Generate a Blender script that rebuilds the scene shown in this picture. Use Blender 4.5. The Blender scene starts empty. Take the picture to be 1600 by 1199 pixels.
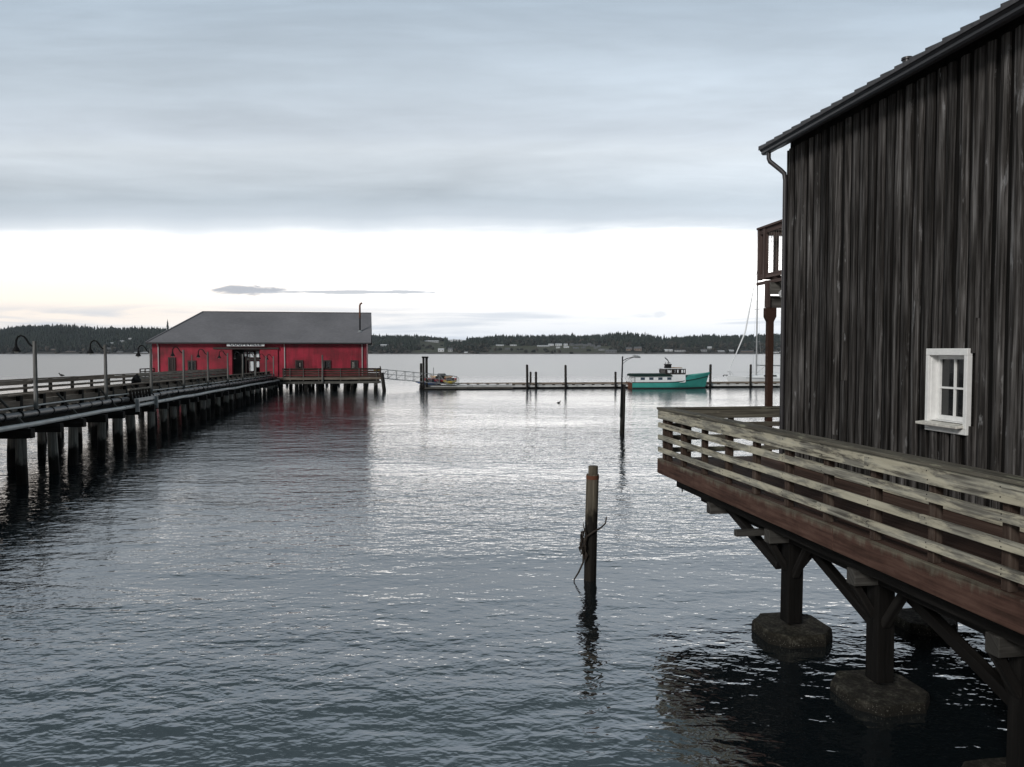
import bpy, math, random
from mathutils import Vector as V, noise as mnoise
random.seed(7)
R = math.radians
S = bpy.context.scene
C = S.collection

# ------------------------------------------------------------------ camera
H = 4.2                                   # eye height above the water, metres
PITCH = R(2.36)
cam = bpy.data.cameras.new('camera')
cam.sensor_width = 36.0; cam.lens = 27.0; cam.clip_end = 12000; cam.clip_start = 0.05
cam_o = bpy.data.objects.new('camera', cam); C.objects.link(cam_o)
cam_o.location = (0, 0, H); cam_o.rotation_euler = (R(90) - PITCH, 0, 0)
S.camera = cam_o
S.view_settings.view_transform = 'Standard'; S.view_settings.look = 'None'
S.view_settings.exposure = 0.48; S.view_settings.gamma = 1.0
S.cycles.max_bounces = 6; S.cycles.glossy_bounces = 4; S.cycles.diffuse_bounces = 3
S.cycles.use_denoising = True
SUN_EL, SUN_AZ = R(28), R(215)            # soft light from high behind the viewer's left shoulder

# ------------------------------------------------------------------ node helper
class NT:
    def __init__(s, tree): s.t = tree; s.n = tree.nodes; s.l = tree.links
    def new(s, typ, **kw):
        n = s.n.new(typ)
        for k, v in kw.items(): setattr(n, k, v)
        return n
    def put(s, sock, v):
        if isinstance(v, bpy.types.NodeSocket): s.l.new(v, sock)
        elif v is not None: sock.default_value = v
    def m(s, op, a, b=None, c=None, clamp=False):
        n = s.new('ShaderNodeMath', operation=op, use_clamp=clamp)
        for i, v in enumerate((a, b, c)):
            if v is not None: s.put(n.inputs[i], v)
        return n.outputs[0]
    def noise(s, vec, scale=1.0, detail=4.0, rough=0.55, dist=0.0):
        n = s.new('ShaderNodeTexNoise'); s.put(n.inputs['Vector'], vec)
        n.inputs['Scale'].default_value = scale; n.inputs['Detail'].default_value = detail
        n.inputs['Roughness'].default_value = rough; n.inputs['Distortion'].default_value = dist
        return n.outputs['Fac']
    def mapping(s, vec, scale=(1, 1, 1), loc=(0, 0, 0), rot=(0, 0, 0)):
        n = s.new('ShaderNodeMapping'); s.put(n.inputs['Vector'], vec)
        n.inputs['Scale'].default_value = scale; n.inputs['Location'].default_value = loc; n.inputs['Rotation'].default_value = rot
        return n.outputs[0]
    def ramp(s, fac, stops, interp='LINEAR'):
        n = s.new('ShaderNodeValToRGB'); s.put(n.inputs[0], fac); e = n.color_ramp.elements
        n.color_ramp.interpolation = interp
        while len(e) < len(stops): e.new(0.5)
        for k, (p, c) in enumerate(stops):
            e[k].position = p; e[k].color = (c[0], c[1], c[2], 1) if hasattr(c, '__len__') else (c, c, c, 1)
        return n.outputs[0]
    def mix(s, fac, a, b, mode='MIX'):
        n = s.new('ShaderNodeMix', data_type='RGBA', blend_type=mode)
        s.put(n.inputs[0], fac)
        for sock, v in ((n.inputs[6], a), (n.inputs[7], b)):
            if isinstance(v, bpy.types.NodeSocket): s.l.new(v, sock)
            else: sock.default_value = (v[0], v[1], v[2], 1)
        return n.outputs[2]
    def smooth(s, v, lo, hi):
        n = s.new('ShaderNodeMapRange', interpolation_type='SMOOTHSTEP')
        s.put(n.inputs[0], v); n.inputs[1].default_value = lo; n.inputs[2].default_value = hi
        return n.outputs[0]
    def xyz(s, vec):
        n = s.new('ShaderNodeSeparateXYZ'); s.put(n.inputs[0], vec); return n.outputs
    def comb(s, x, y, z):
        n = s.new('ShaderNodeCombineXYZ')
        for i, v in enumerate((x, y, z)): s.put(n.inputs[i], v)
        return n.outputs[0]

def lin(r, g, b):
    return tuple(((c / 255) / 12.92 if c <= 10 else (((c / 255) + .055) / 1.055) ** 2.4) for c in (r, g, b))

# ------------------------------------------------------------------ world: sky texture behind a deck of stratus
W = bpy.data.worlds.new('World'); S.world = W; W.use_nodes = True
t = NT(W.node_tree); t.n.clear()
out = t.new('ShaderNodeOutputWorld'); bg = t.new('ShaderNodeBackground')
t.l.new(bg.outputs[0], out.inputs[0]); bg.inputs[1].default_value = 0.1
sky = t.new('ShaderNodeTexSky', sky_type='NISHITA', sun_disc=False)
sky.sun_elevation = SUN_EL; sky.sun_rotation = SUN_AZ; sky.dust_density = 2.0
d = t.xyz(t.new('ShaderNodeTexCoord').outputs['Generated'])
yy = t.m('MAXIMUM', d[1], 0.03)
q = t.m('DIVIDE', d[2], yy)               # height over the opening in the cloud deck, seen to the north
p = t.m('DIVIDE', d[0], yy)
n1 = t.noise(t.comb(t.m('MULTIPLY', p, 1.1), t.m('MULTIPLY', q, 7.0), 3.0), 1.3, 6, .55, .5)
n2 = t.noise(t.comb(t.m('MULTIPLY', p, 3.0), t.m('MULTIPLY', q, 26.0), 7.0), 1.6, 5, .6, .4)
edge = t.noise(t.comb(t.m('MULTIPLY', p, 2.2), 0.0, 1.5), 2.0, 3, .5)
qe = t.m('ADD', q, t.m('MULTIPLY', t.m('SUBTRACT', edge, .5), .030))
qe = t.m('ADD', qe, t.m('MULTIPLY', t.m('SUBTRACT', n2, .5), t.m('ADD', .012, t.m('MULTIPLY', t.smooth(p, -.5, .4), .022))))
qn = t.m('DIVIDE', qe, 0.6)
K = 10.0
def sk(r, g, b, f=1.0): return tuple(c * f for c in lin(r, g, b))
base = t.ramp(qn, [
    (0.000, sk(206, 214, 224)), (0.035, sk(218, 223, 230)), (0.085, sk(240, 240, 241)), (0.16, sk(254, 250, 246)),
    (0.225, sk(254, 252, 250)), (0.248, sk(242, 243, 245)), (0.268, sk(206, 212, 218)), (0.292, sk(182, 190, 198)), (0.325, sk(173, 182, 190)), (0.36, sk(184, 192, 199)),
    (0.43, sk(197, 204, 210)), (0.47, sk(186, 194, 202)), (0.56, sk(178, 188, 197)), (0.76, sk(158, 171, 183)), (0.84, sk(124, 137, 144)), (0.93, sk(88, 100, 104)), (1.0, sk(80, 92, 96))])
# the opening is brighter than the camera can hold
op = t.m('MULTIPLY', t.smooth(qe, .05, .12), t.smooth(qe, .158, .118))
warm = t.m('MULTIPLY', t.smooth(p, .05, -.55), t.m('MULTIPLY', t.smooth(q, .01, .05), t.smooth(q, .15, .09)))
gain = t.m('ADD', 1.0, t.m('MULTIPLY', t.m('MULTIPLY', op, t.m('SUBTRACT', 1.0, t.m('MULTIPLY', warm, .9))), 1.5))
# streaks in the stratus
st = t.m('ADD', 1.0, t.m('MULTIPLY', t.m('SUBTRACT', n1, .5), t.m('MULTIPLY', t.smooth(qe, .15, .2), .75)))
st = t.m('MULTIPLY', st, t.m('ADD', 1.0, t.m('MULTIPLY', t.m('SUBTRACT', n2, .5), t.m('MULTIPLY', t.smooth(qe, .15, .2), .28))))
# left of the opening warms towards cream
base = t.mix(t.m('MULTIPLY', warm, .7), base, sk(252, 236, 220))
# low thin clouds near the horizon
lowc = t.noise(t.comb(t.m('MULTIPLY', p, 3.2), t.m('MULTIPLY', q, 42.0), 11.0), 1.0, 5, .55, .5)
lowm = t.m('MULTIPLY', t.smooth(lowc, .46, .62), t.m('MULTIPLY', t.smooth(q, .068, .045), t.smooth(q, .0, .012)))
base = t.mix(t.m('MULTIPLY', lowm, .75), base, sk(190, 198, 209))
# one long cloud low on the left with a thin tail
def cloud(px, py, wx, wy, col, seed, k=.8):
    global base
    dx = t.m('DIVIDE', t.m('SUBTRACT', p, px), wx); dy = t.m('DIVIDE', t.m('SUBTRACT', q, py), wy)
    r2 = t.m('SQRT', t.m('ADD', t.m('MULTIPLY', dx, dx), t.m('MULTIPLY', dy, dy)))
    nn = t.noise(t.comb(t.m('MULTIPLY', p, 26.0), t.m('MULTIPLY', q, 110.0), seed), 1.0, 5, .6, .4)
    mk = t.smooth(t.m('ADD', r2, t.m('MULTIPLY', t.m('SUBTRACT', nn, .5), 1.5)), 1.0, .55)
    base = t.mix(t.m('MULTIPLY', mk, k), base, col)
    return mk
mk = cloud(-.345, .0795, .060, .0070, sk(172, 178, 190), 2.0, .85)
mk2 = cloud(-.20, .0775, .16, .0030, sk(190, 196, 206), 4.0, .8)
mk3 = cloud(.192, .049, .011, .0052, sk(205, 210, 219), 6.0, .55)
mkm = t.m('MAXIMUM', mk, mk2)
gain = t.m('ADD', t.m('MULTIPLY', gain, t.m('SUBTRACT', 1.0, mkm)), t.m('MULTIPLY', mkm, .85))
gain = t.m('MULTIPLY', gain, t.m('ADD', 1.0, t.m('MULTIPLY', t.m('MINIMUM', t.m('MAXIMUM', p, -1.0), 1.0), .10)))
gain = t.m('MULTIPLY', t.m('MULTIPLY', gain, st), K)
cl = t.new('ShaderNodeVectorMath', operation='SCALE'); t.l.new(base, cl.inputs[0]); t.l.new(gain, cl.inputs['Scale'])
fin = t.mix(0.94, sky.outputs[0], cl.outputs[0])
t.l.new(fin, bg.inputs[0])

sun = bpy.data.lights.new('sun', 'SUN'); sun.energy = 1.6; sun.angle = R(14); sun.color = (1, .97, .93)
sun_o = bpy.data.objects.new('sun', sun); C.objects.link(sun_o)
sd = V((math.sin(SUN_AZ) * math.cos(SUN_EL), math.cos(SUN_AZ) * math.cos(SUN_EL), math.sin(SUN_EL)))
sun_o.rotation_euler = sd.to_track_quat('Z', 'Y').to_euler()

# ------------------------------------------------------------------ materials
def mat(name):
    m = bpy.data.materials.new(name); m.use_nodes = True
    t = NT(m.node_tree); t.n.clear()
    o = t.new('ShaderNodeOutputMaterial'); b = t.new('ShaderNodeBsdfPrincipled'); t.l.new(b.outputs[0], o.inputs[0])
    t.b = b
    return m, t
def setb(t, col=None, rough=.6, ior=None, metal=None, bump=None, bs=.3, bd=.01):
    if col is not None:
        if isinstance(col, bpy.types.NodeSocket): t.l.new(col, t.b.inputs['Base Color'])
        else: t.b.inputs['Base Color'].default_value = (*col, 1)
    t.put(t.b.inputs['Roughness'], rough)
    if isinstance(rough, float) and rough >= .7: t.b.inputs['Specular IOR Level'].default_value = .12
    if metal is not None: t.b.inputs['Metallic'].default_value = metal
    if ior is not None: t.b.inputs['IOR'].default_value = ior
    if bump is not None:
        n = t.new('ShaderNodeBump'); n.inputs['Strength'].default_value = bs; n.inputs['Distance'].default_value = bd
        t.l.new(bump, n.inputs['Height']); t.l.new(n.outputs[0], t.b.inputs['Normal'])

def wood(name, stops, along=1.2, across=26, vary=.5, rough=.75, bs=.5, blotch=None, bd=.006, streak=None):
    """grain runs along U of each plank's own UVs (metres); vary = brightness spread from plank to plank"""
    m, t = mat(name)
    uv = t.new('ShaderNodeTexCoord').outputs['UV']
    g = t.noise(t.mapping(uv, (along, across, 1)), 1.0, 9, .62, .25)
    g2 = t.noise(t.mapping(uv, (.55, 3.2, 1)), 1.3, 4, .6)
    f = t.m('ADD', t.m('MULTIPLY', g, .72), t.m('MULTIPLY', g2, .28))
    col = t.ramp(f, stops)
    ri = t.new('ShaderNodeNewGeometry').outputs['Random Per Island']
    v = t.m('ADD', 1.0 - vary * .5, t.m('MULTIPLY', ri, vary))
    sc = t.new('ShaderNodeVectorMath', operation='SCALE'); t.l.new(col, sc.inputs[0]); t.l.new(v, sc.inputs['Scale'])
    col = sc.outputs[0]
    if blotch:
        lo, hi, bc, k = blotch
        bn = t.noise(t.mapping(uv, (1.6, 7.0, 1), (3, 5, 0)), 1.0, 8, .68, .3)
        bn = t.m('ADD', bn, t.m('MULTIPLY', t.m('SUBTRACT', ri, .5), .12))
        col = t.mix(t.m('MULTIPLY', t.smooth(bn, lo, hi), k), col, bc)
    if streak:
        lo, hi, bc, k = streak
        bn = t.noise(t.mapping(uv, (.9, 14.0, 1), (9, 1, 0)), 1.0, 7, .7, .2)
        col = t.mix(t.m('MULTIPLY', t.smooth(bn, lo, hi), k), col, bc)
    setb(t, col, rough, bump=g, bs=bs, bd=bd)
    return m
def plain(name, col, rough=.5, metal=None, var=.15, scale=6.0, bs=.1):
    m, t = mat(name)
    n = t.noise(t.new('ShaderNodeTexCoord').outputs['Object'], scale, 6, .6)
    c = t.ramp(n, [(.3, tuple(x * (1 - var) for x in col)), (.7, tuple(min(1, x * (1 + var)) for x in col))])
    setb(t, c, rough, metal=metal, bump=n, bs=bs)
    return m
M = {}
M['barn'] = wood('barn_boards', [(.37, (.005, .0045, .004)), (.47, (.027, .0245, .023)), (.56, (.068, .064, .062)), (.69, (.175, .170, .168))], .7, 22, .9, .8, .8,
                 blotch=(.62, .73, (.27, .27, .275), .65), streak=(.58, .68, (.008, .007, .006), .7))
M['barn_inner'] = wood('barn_inner_boards', [(.34, (.003, .0026, .0023)), (.5, (.007, .0063, .0058)), (.70, (.022, .020, .019))], .6, 24, .6, .8, .6)  # less weathered boards behind; shade of the gaps also put into this colour
M['rail_wood'] = wood('weathered_rail', [(.30, (.025, .021, .018)), (.44, (.125, .118, .102)), (.56, (.27, .26, .22)), (.72, (.44, .43, .36))], 1.0, 20, .25, .8, .5,
                      blotch=(.49, .63, (.55, .51, .39), .62), streak=(.54, .66, (.04, .035, .03), .85))
M['cap_wood'] = wood('weathered_cap', [(.28, (.022, .019, .016)), (.46, (.075, .068, .056)), (.62, (.14, .13, .105)), (.8, (.26, .25, .2))], 1.0, 24, .3, .85, .7,
                     blotch=(.60, .70, (.34, .34, .25), .6))
M['post_wood'] = wood('railing_post', [(.33, (.014, .009, .007)), (.5, (.045, .031, .025)), (.7, (.10, .08, .066))], 1.2, 16, .5, .8, .4)
M['deck_wood'] = wood('deck_boards', [(.3, (.028, .017, .013)), (.5, (.07, .042, .033)), (.75, (.13, .09, .075))], 1.0, 16, .5, .75, .4)
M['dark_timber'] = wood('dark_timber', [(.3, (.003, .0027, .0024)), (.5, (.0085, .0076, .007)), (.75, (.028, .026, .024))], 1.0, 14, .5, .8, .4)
M['grey_timber'] = wood('grey_timber', [(.3, (.028, .025, .022)), (.5, (.08, .076, .07)), (.75, (.19, .185, .17))], 1.0, 16, .5, .8, .4)
M['beam_grey'] = wood('beam_grey', [(.3, (.014, .0125, .011)), (.5, (.042, .04, .037)), (.75, (.11, .107, .10))], 1.0, 16, .5, .8, .4)
M['pier_wood'] = wood('pier_timber', [(.3, (.055, .043, .034)), (.5, (.165, .135, .11)), (.75, (.30, .255, .215))], .8, 9, .55, .8, .3)
M['pier_deck'] = wood('pier_planks', [(.3, (.075, .064, .054)), (.5, (.22, .195, .17)), (.75, (.38, .345, .31))], .8, 9, .6, .8, .3)
M['red_rail'] = wood('brown_rail', [(.3, (.018, .011, .009)), (.5, (.05, .032, .027)), (.75, (.11, .085, .075))], .8, 9, .6, .8, .3)
M['red_post'] = wood('stained_post', [(.3, (.018, .010, .007)), (.5, (.045, .024, .018)), (.75, (.085, .048, .036))], 1.2, 16, .3, .75, .3)
M['balcony_wood'] = wood('balcony_wood', [(.3, (.03, .022, .02)), (.5, (.085, .06, .055)), (.75, (.16, .125, .115))], 1.2, 16, .4, .75, .3)

# fascia board: red-brown stain, worn to grey along its top edge and in drips (uv v = metres below... across the face)
m, t = mat('stained_fascia'); M['fascia'] = m
uvn = t.new('ShaderNodeTexCoord').outputs['UV']
tc = t.xyz(t.new('ShaderNodeTexCoord').outputs['Object'])
g = t.noise(t.mapping(uvn, (1.0, 20, 1)), 1.0, 8, .6, .2)
big = t.noise(t.mapping(uvn, (1.3, 2.5, 1)), 1.2, 5, .65)
drip = t.noise(t.mapping(uvn, (3.2, .8, 1)), 1.0, 9, .72, .3)
col = t.ramp(t.m('ADD', t.m('MULTIPLY', g, .5), t.m('MULTIPLY', big, .5)), [(.33, (.022, .013, .010)), (.48, (.066, .036, .028)), (.68, (.125, .074, .058))])
hz = t.m('SUBTRACT', tc[2], 1.80)         # height above the board's lower edge
worn = t.smooth(t.m('ADD', hz, t.m('MULTIPLY', t.m('SUBTRACT', drip, .5), .50)), .21, .33)
col = t.mix(t.m('MULTIPLY', worn, .85), col, t.ramp(g, [(.3, (.06, .054, .042)), (.7, (.21, .195, .15))]))
dk = t.m('MULTIPLY', t.smooth(drip, .60, .72), .6)
col = t.mix(dk, col, (.035, .025, .02))
setb(t, col, .75, bump=g, bs=.4, bd=.006)

# piling: weathered above, dark wet weed below a wandering tide line
def piling_mat(name, hi, lo, line, spread=.5):
    m, t = mat(name)
    pos = t.new('ShaderNodeNewGeometry').outputs['Position']
    z = t.xyz(pos)[2]
    g = t.noise(t.mapping(pos, (14, 14, .7)), 1.0, 8, .65, .3)
    b = t.noise(t.mapping(pos, (2.2, 2.2, 1.2)), 1.0, 5, .6)
    top = t.ramp(g, [(.3, tuple(c * .25 for c in hi)), (.5, tuple(c * .7 for c in hi)), (.7, tuple(min(1, c * 1.5) for c in hi))])
    bot = t.ramp(g, [(.3, tuple(c * .4 for c in lo)), (.7, tuple(c * 1.5 for c in lo))])
    f = t.smooth(t.m('ADD', z, t.m('MULTIPLY', t.m('SUBTRACT', b, .5), spread)), line - .12, line + .12)
    setb(t, t.mix(f, bot, top), .8, bump=g, bs=.7, bd=.02)
    return m
M['piling'] = piling_mat('weathered_piling', (.19, .18, .165), (.009, .008, .007), .70, 1.0)
M['near_piling'] = piling_mat('mossy_piling', (.15, .13, .10), (.016, .014, .012), 1.2, 1.9)
M['dock_piling'] = piling_mat('dark_piling', (.035, .032, .03), (.01, .009, .008), .5)
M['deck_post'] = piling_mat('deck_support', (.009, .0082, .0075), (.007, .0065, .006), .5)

# concrete pad, mossy
m, t = mat('mossy_concrete'); M['pad'] = m
pos = t.new('ShaderNodeNewGeometry').outputs['Position']
a = t.noise(pos, 5.5, 8, .65); b = t.noise(pos, 22, 6, .7)
f = t.m('ADD', t.m('MULTIPLY', a, .6), t.m('MULTIPLY', b, .4))
col = t.ramp(f, [(.36, (.007, .0065, .005)), (.48, (.022, .020, .015)), (.58, (.055, .052, .042)), (.7, (.14, .135, .115))])
wet = t.smooth(t.m('ADD', t.xyz(pos)[2], t.m('MULTIPLY', t.m('SUBTRACT', a, .5), .25)), .05, .17)
col = t.mix(wet, (.012, .011, .009), col)
barn_ = t.m('MULTIPLY', t.smooth(t.noise(pos, 55, 4, .6), .60, .70), t.m('MULTIPLY', t.smooth(t.xyz(pos)[2], .0, .03), t.smooth(t.xyz(pos)[2], .15, .06)))
col = t.mix(t.m('MULTIPLY', barn_, .7), col, (.30, .29, .25))
setb(t, col, .85, bump=f, bs=.9, bd=.04)

# painted board siding
m, t = mat('red_siding'); M['red'] = m
pos = t.new('ShaderNodeNewGeometry').outputs['Position']
a = t.noise(t.mapping(pos, (.35, .35, .6)), 1.0, 5, .6); b = t.noise(t.mapping(pos, (2.5, 2.5, .5)), 1.0, 5, .65)
bd_ = t.m('FRACT', t.m('MULTIPLY', t.xyz(pos)[2], 6.2))
gap = t.smooth(bd_, .06, .0)
run_ = t.noise(t.mapping(pos, (1.6, 1.6, .12)), 1.0, 6, .7)
col = t.ramp(t.m('ADD', t.m('MULTIPLY', a, .65), t.m('MULTIPLY', b, .35)), [(.34, (.10, .005, .011)), (.5, (.25, .008, .025)), (.66, (.43, .015, .046))])
col = t.mix(t.m('MULTIPLY', gap, .25), col, (.05, .004, .008))
col = t.mix(t.m('MULTIPLY', t.smooth(run_, .54, .70), .45), col, (.09, .012, .018))
col = t.mix(t.m('MULTIPLY', t.smooth(run_, .44, .30), .30), col, (.50, .075, .10))
setb(t, col, .6, bump=bd_, bs=.3, bd=.02)
m, t = mat('grey_roofing'); M['roof'] = m
pos = t.new('ShaderNodeNewGeometry').outputs['Position']
a = t.noise(t.mapping(pos, (.25, .25, .25)), 1.0, 5, .6); b = t.noise(t.mapping(pos, (3, 3, 8)), 1.0, 5, .7)
row = t.m('FRACT', t.m('MULTIPLY', t.xyz(pos)[2], 7.0))
f = t.m('ADD', t.m('MULTIPLY', a, .55), t.m('MULTIPLY', b, .45))
col = t.ramp(f, [(.3, (.125, .125, .136)), (.7, (.225, .222, .24))])
col = t.mix(t.m('MULTIPLY', t.smooth(row, .12, 0), .3), col, (.05, .05, .053))
setb(t, col, .85, bump=row, bs=.2, bd=.02)
M['barn_roof'] = plain('dark_roof_tiles', (.06, .058, .062), .6, var=.35, scale=9)
M['gutter'] = plain('dark_gutter', (.035, .033, .036), .38, var=.15)
M['soffit'] = plain('dark_soffit', (.02, .019, .018), .8)
M['white'] = plain('white_paint', (.78, .78, .77), .5, var=.06, scale=14)
M['off_white'] = plain('worn_white_paint', (.62, .6, .55), .6, var=.3, scale=10)
M['pipe'] = plain('pale_pipe', (.47, .47, .465), .45, var=.2, scale=1.5)
M['black_pipe'] = plain('dark_pipe', (.035, .036, .04), .4, var=.35, scale=4)
M['steel'] = plain('galvanised_steel', (.32, .33, .34), .45, metal=.4, var=.15)
M['dark_metal'] = plain('dark_metal', (.010, .010, .011), .7, var=.2)
M['pole_grey'] = wood('weathered_pole', [(.3, (.035, .033, .03)), (.5, (.12, .117, .112)), (.7, (.26, .26, .26))], .8, 14, .3, .75, .3)
M['lens'] = plain('lamp_lens', (.7, .69, .64), .4)
M['downspout'] = plain('pale_downspout', (.4, .36, .37), .5, var=.1)
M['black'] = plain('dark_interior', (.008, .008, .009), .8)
M['window_brown'] = plain('dark_brown_joinery', (.035, .021, .02), .6, var=.3)
M['sign_white'] = plain('sign_board', (.7, .71, .74), .6, var=.08)
M['sign_ink'] = plain('sign_lettering', (.045, .05, .075), .6)
M['concrete_float'] = plain('float_concrete', (.2, .2, .2), .8, var=.3, scale=1.5)
M['pale_float'] = plain('pale_float_deck', (.5, .5, .5), .8, var=.25, scale=1.5)
M['float_dark'] = plain('float_underside', (.008, .008, .008), .8)
M['teal'] = plain('teal_hull_paint', (.045, .31, .27), .4, var=.12, scale=1.5)
M['boot'] = plain('black_boot_stripe', (.01, .01, .011), .5)
M['boat_white'] = plain('boat_white', (.72, .74, .76), .4, var=.06, scale=2)
M['boat_roof'] = plain('green_canvas_roof', (.012, .028, .024), .7, var=.3)
M['rust'] = plain('rusty_brown', (.12, .05, .03), .8, var=.4, scale=4)
M['wheelhouse'] = plain('dark_varnish', (.022, .016, .014), .4)
M['cedar'] = plain('pale_cedar', (.3, .2, .13), .7, var=.2)
M['kayak_red'] = plain('red_plastic', (.42, .035, .045), .4); M['kayak_blue'] = plain('blue_plastic', (.09, .15, .32), .4)
M['kayak_cream'] = plain('cream_plastic', (.6, .42, .26), .4); M['yellow'] = plain('yellow_plastic', (.55, .42, .08), .5)
M['wire'] = plain('wire_mesh', (.22, .2, .17), .4, metal=.5)
M['branch'] = wood('driftwood', [(.3, (.01, .008, .007)), (.5, (.03, .024, .02)), (.75, (.08, .07, .06))], 3, 20, .3)
M['bird'] = plain('dark_feathers', (.03, .028, .027), .8)
def glass(name, col, rough=.06):
    m, t = mat(name)
    pos = t.new('ShaderNodeNewGeometry').outputs['Position']
    setb(t, col, rough, ior=1.5, bump=t.noise(pos, 2.5, 2), bs=.05, bd=.02)
    return m
M['glass'] = glass('dark_window_glass', (.012, .013, .014))
M['blue_glass'] = glass('blue_window_glass', (.04, .06, .09), .12)

# water: dark body, rippled surface
m, t = mat('sea_water'); M['water'] = m
pos = t.new('ShaderNodeNewGeometry').outputs['Position']
def wave(rot, sx, sy, seed, det=3, dist=.4, rough=.5):
    return t.noise(t.mapping(pos, (sx, sy, 1), (seed, seed * 1.7, 0), (0, 0, rot)), 1.0, det, rough, dist)
w1 = wave(.42, .50, 1.0, 3.1)               # about 1.5 m swell wavelets
w2 = wave(-.15, 1.9, 3.1, 8.4, 3)
w3 = wave(.5, 5.0, 7.5, 1.3, 2, .3)
patch = t.noise(t.mapping(pos, (.05, .13, 1), (2, 9, 0), (0, 0, .35)), 1.0, 4, .55)      # cat's-paws
amp = t.m('ADD', .48, t.m('MULTIPLY', t.smooth(patch, .28, .70), .90))
hgt = t.m('ADD', t.m('MULTIPLY', w1, .044), t.m('ADD', t.m('MULTIPLY', w2, .025), t.m('MULTIPLY', w3, .0105)))
fary = t.m('SUBTRACT', 1.0, t.m('MULTIPLY', t.smooth(t.xyz(pos)[1], 30.0, 95.0), .55))     # calmer out in the cove
hgt = t.m('MULTIPLY', t.m('MULTIPLY', hgt, amp), fary)
t.b.inputs['Base Color'].default_value = (.008, .012, .0145, 1)
t.b.inputs['Specular IOR Level'].default_value = 1.0; t.l.new(t.m('ADD', .05, t.m('MULTIPLY', t.smooth(t.xyz(pos)[1], 25.0, 140.0), .23)), t.b.inputs['Roughness']); t.b.inputs['IOR'].default_value = 2.5
n = t.new('ShaderNodeBump'); n.inputs['Strength'].default_value = 1.0; n.inputs['Distance'].default_value = 1.0
t.l.new(hgt, n.inputs['Height']); t.l.new(n.outputs[0], t.b.inputs['Normal'])

# far shore
m, t = mat('far_shore'); M['land'] = m
pos = t.new('ShaderNodeNewGeometry').outputs['Position']; z = t.xyz(pos)[2]
a = t.noise(t.mapping(pos, (.006, .010, .02)), 1.0, 6, .6); b = t.noise(t.mapping(pos, (.05, .02, .1)), 1.0, 5, .65)
f = t.m('ADD', t.m('MULTIPLY', a, .6), t.m('MULTIPLY', b, .4))
col = t.ramp(f, [(.36, (.040, .043, .034)), (.46, (.075, .080, .052)), (.56, (.092, .092, .066)), (.66, (.06, .058, .047))])
fm = t.new('ShaderNodeAttribute', attribute_name='field').outputs['Fac']
col = t.mix(fm, t.ramp(b, [(.35, (.016, .019, .016)), (.65, (.045, .044, .038))]), col)
col = t.mix(t.smooth(z, 3.4, 1.6), col, (.14, .13, .128))
setb(t, col, .9)
m, t = mat('conifer_foliage'); M['conifer'] = m
ri = t.new('ShaderNodeNewGeometry').outputs['Random Per Island']
pos = t.new('ShaderNodeNewGeometry').outputs['Position']
f = t.m('ADD', t.m('MULTIPLY', ri, .5), t.m('MULTIPLY', t.noise(t.mapping(pos, (.012, .012, .02)), 1.0, 4, .6), .5))
setb(t, t.ramp(f, [(.25, (.014, .021, .018)), (.5, (.026, .036, .029)), (.75, (.042, .052, .040))]), .9)
m, t = mat('bare_shrub'); M['shrub'] = m
ri = t.new('ShaderNodeNewGeometry').outputs['Random Per Island']
setb(t, t.ramp(ri, [(.0, (.016, .02, .017)), (.6, (.038, .038, .032)), (1, (.075, .065, .055))]), .9)
M['bark'] = plain('bark', (.04, .032, .026), .9)
for nm, c in (('white', (.62, .63, .65)), ('pale', (.33, .34, .35)), ('grey', (.15, .155, .16)), ('tan', (.22, .17, .14))):
    M['house_' + nm] = plain('house_' + nm, c, .7, var=.1)
M['house_roof'] = plain('house_roof', (.13, .135, .145), .8); M['house_roof_pale'] = plain('house_pale_roof', (.52, .54, .57), .7)

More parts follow.
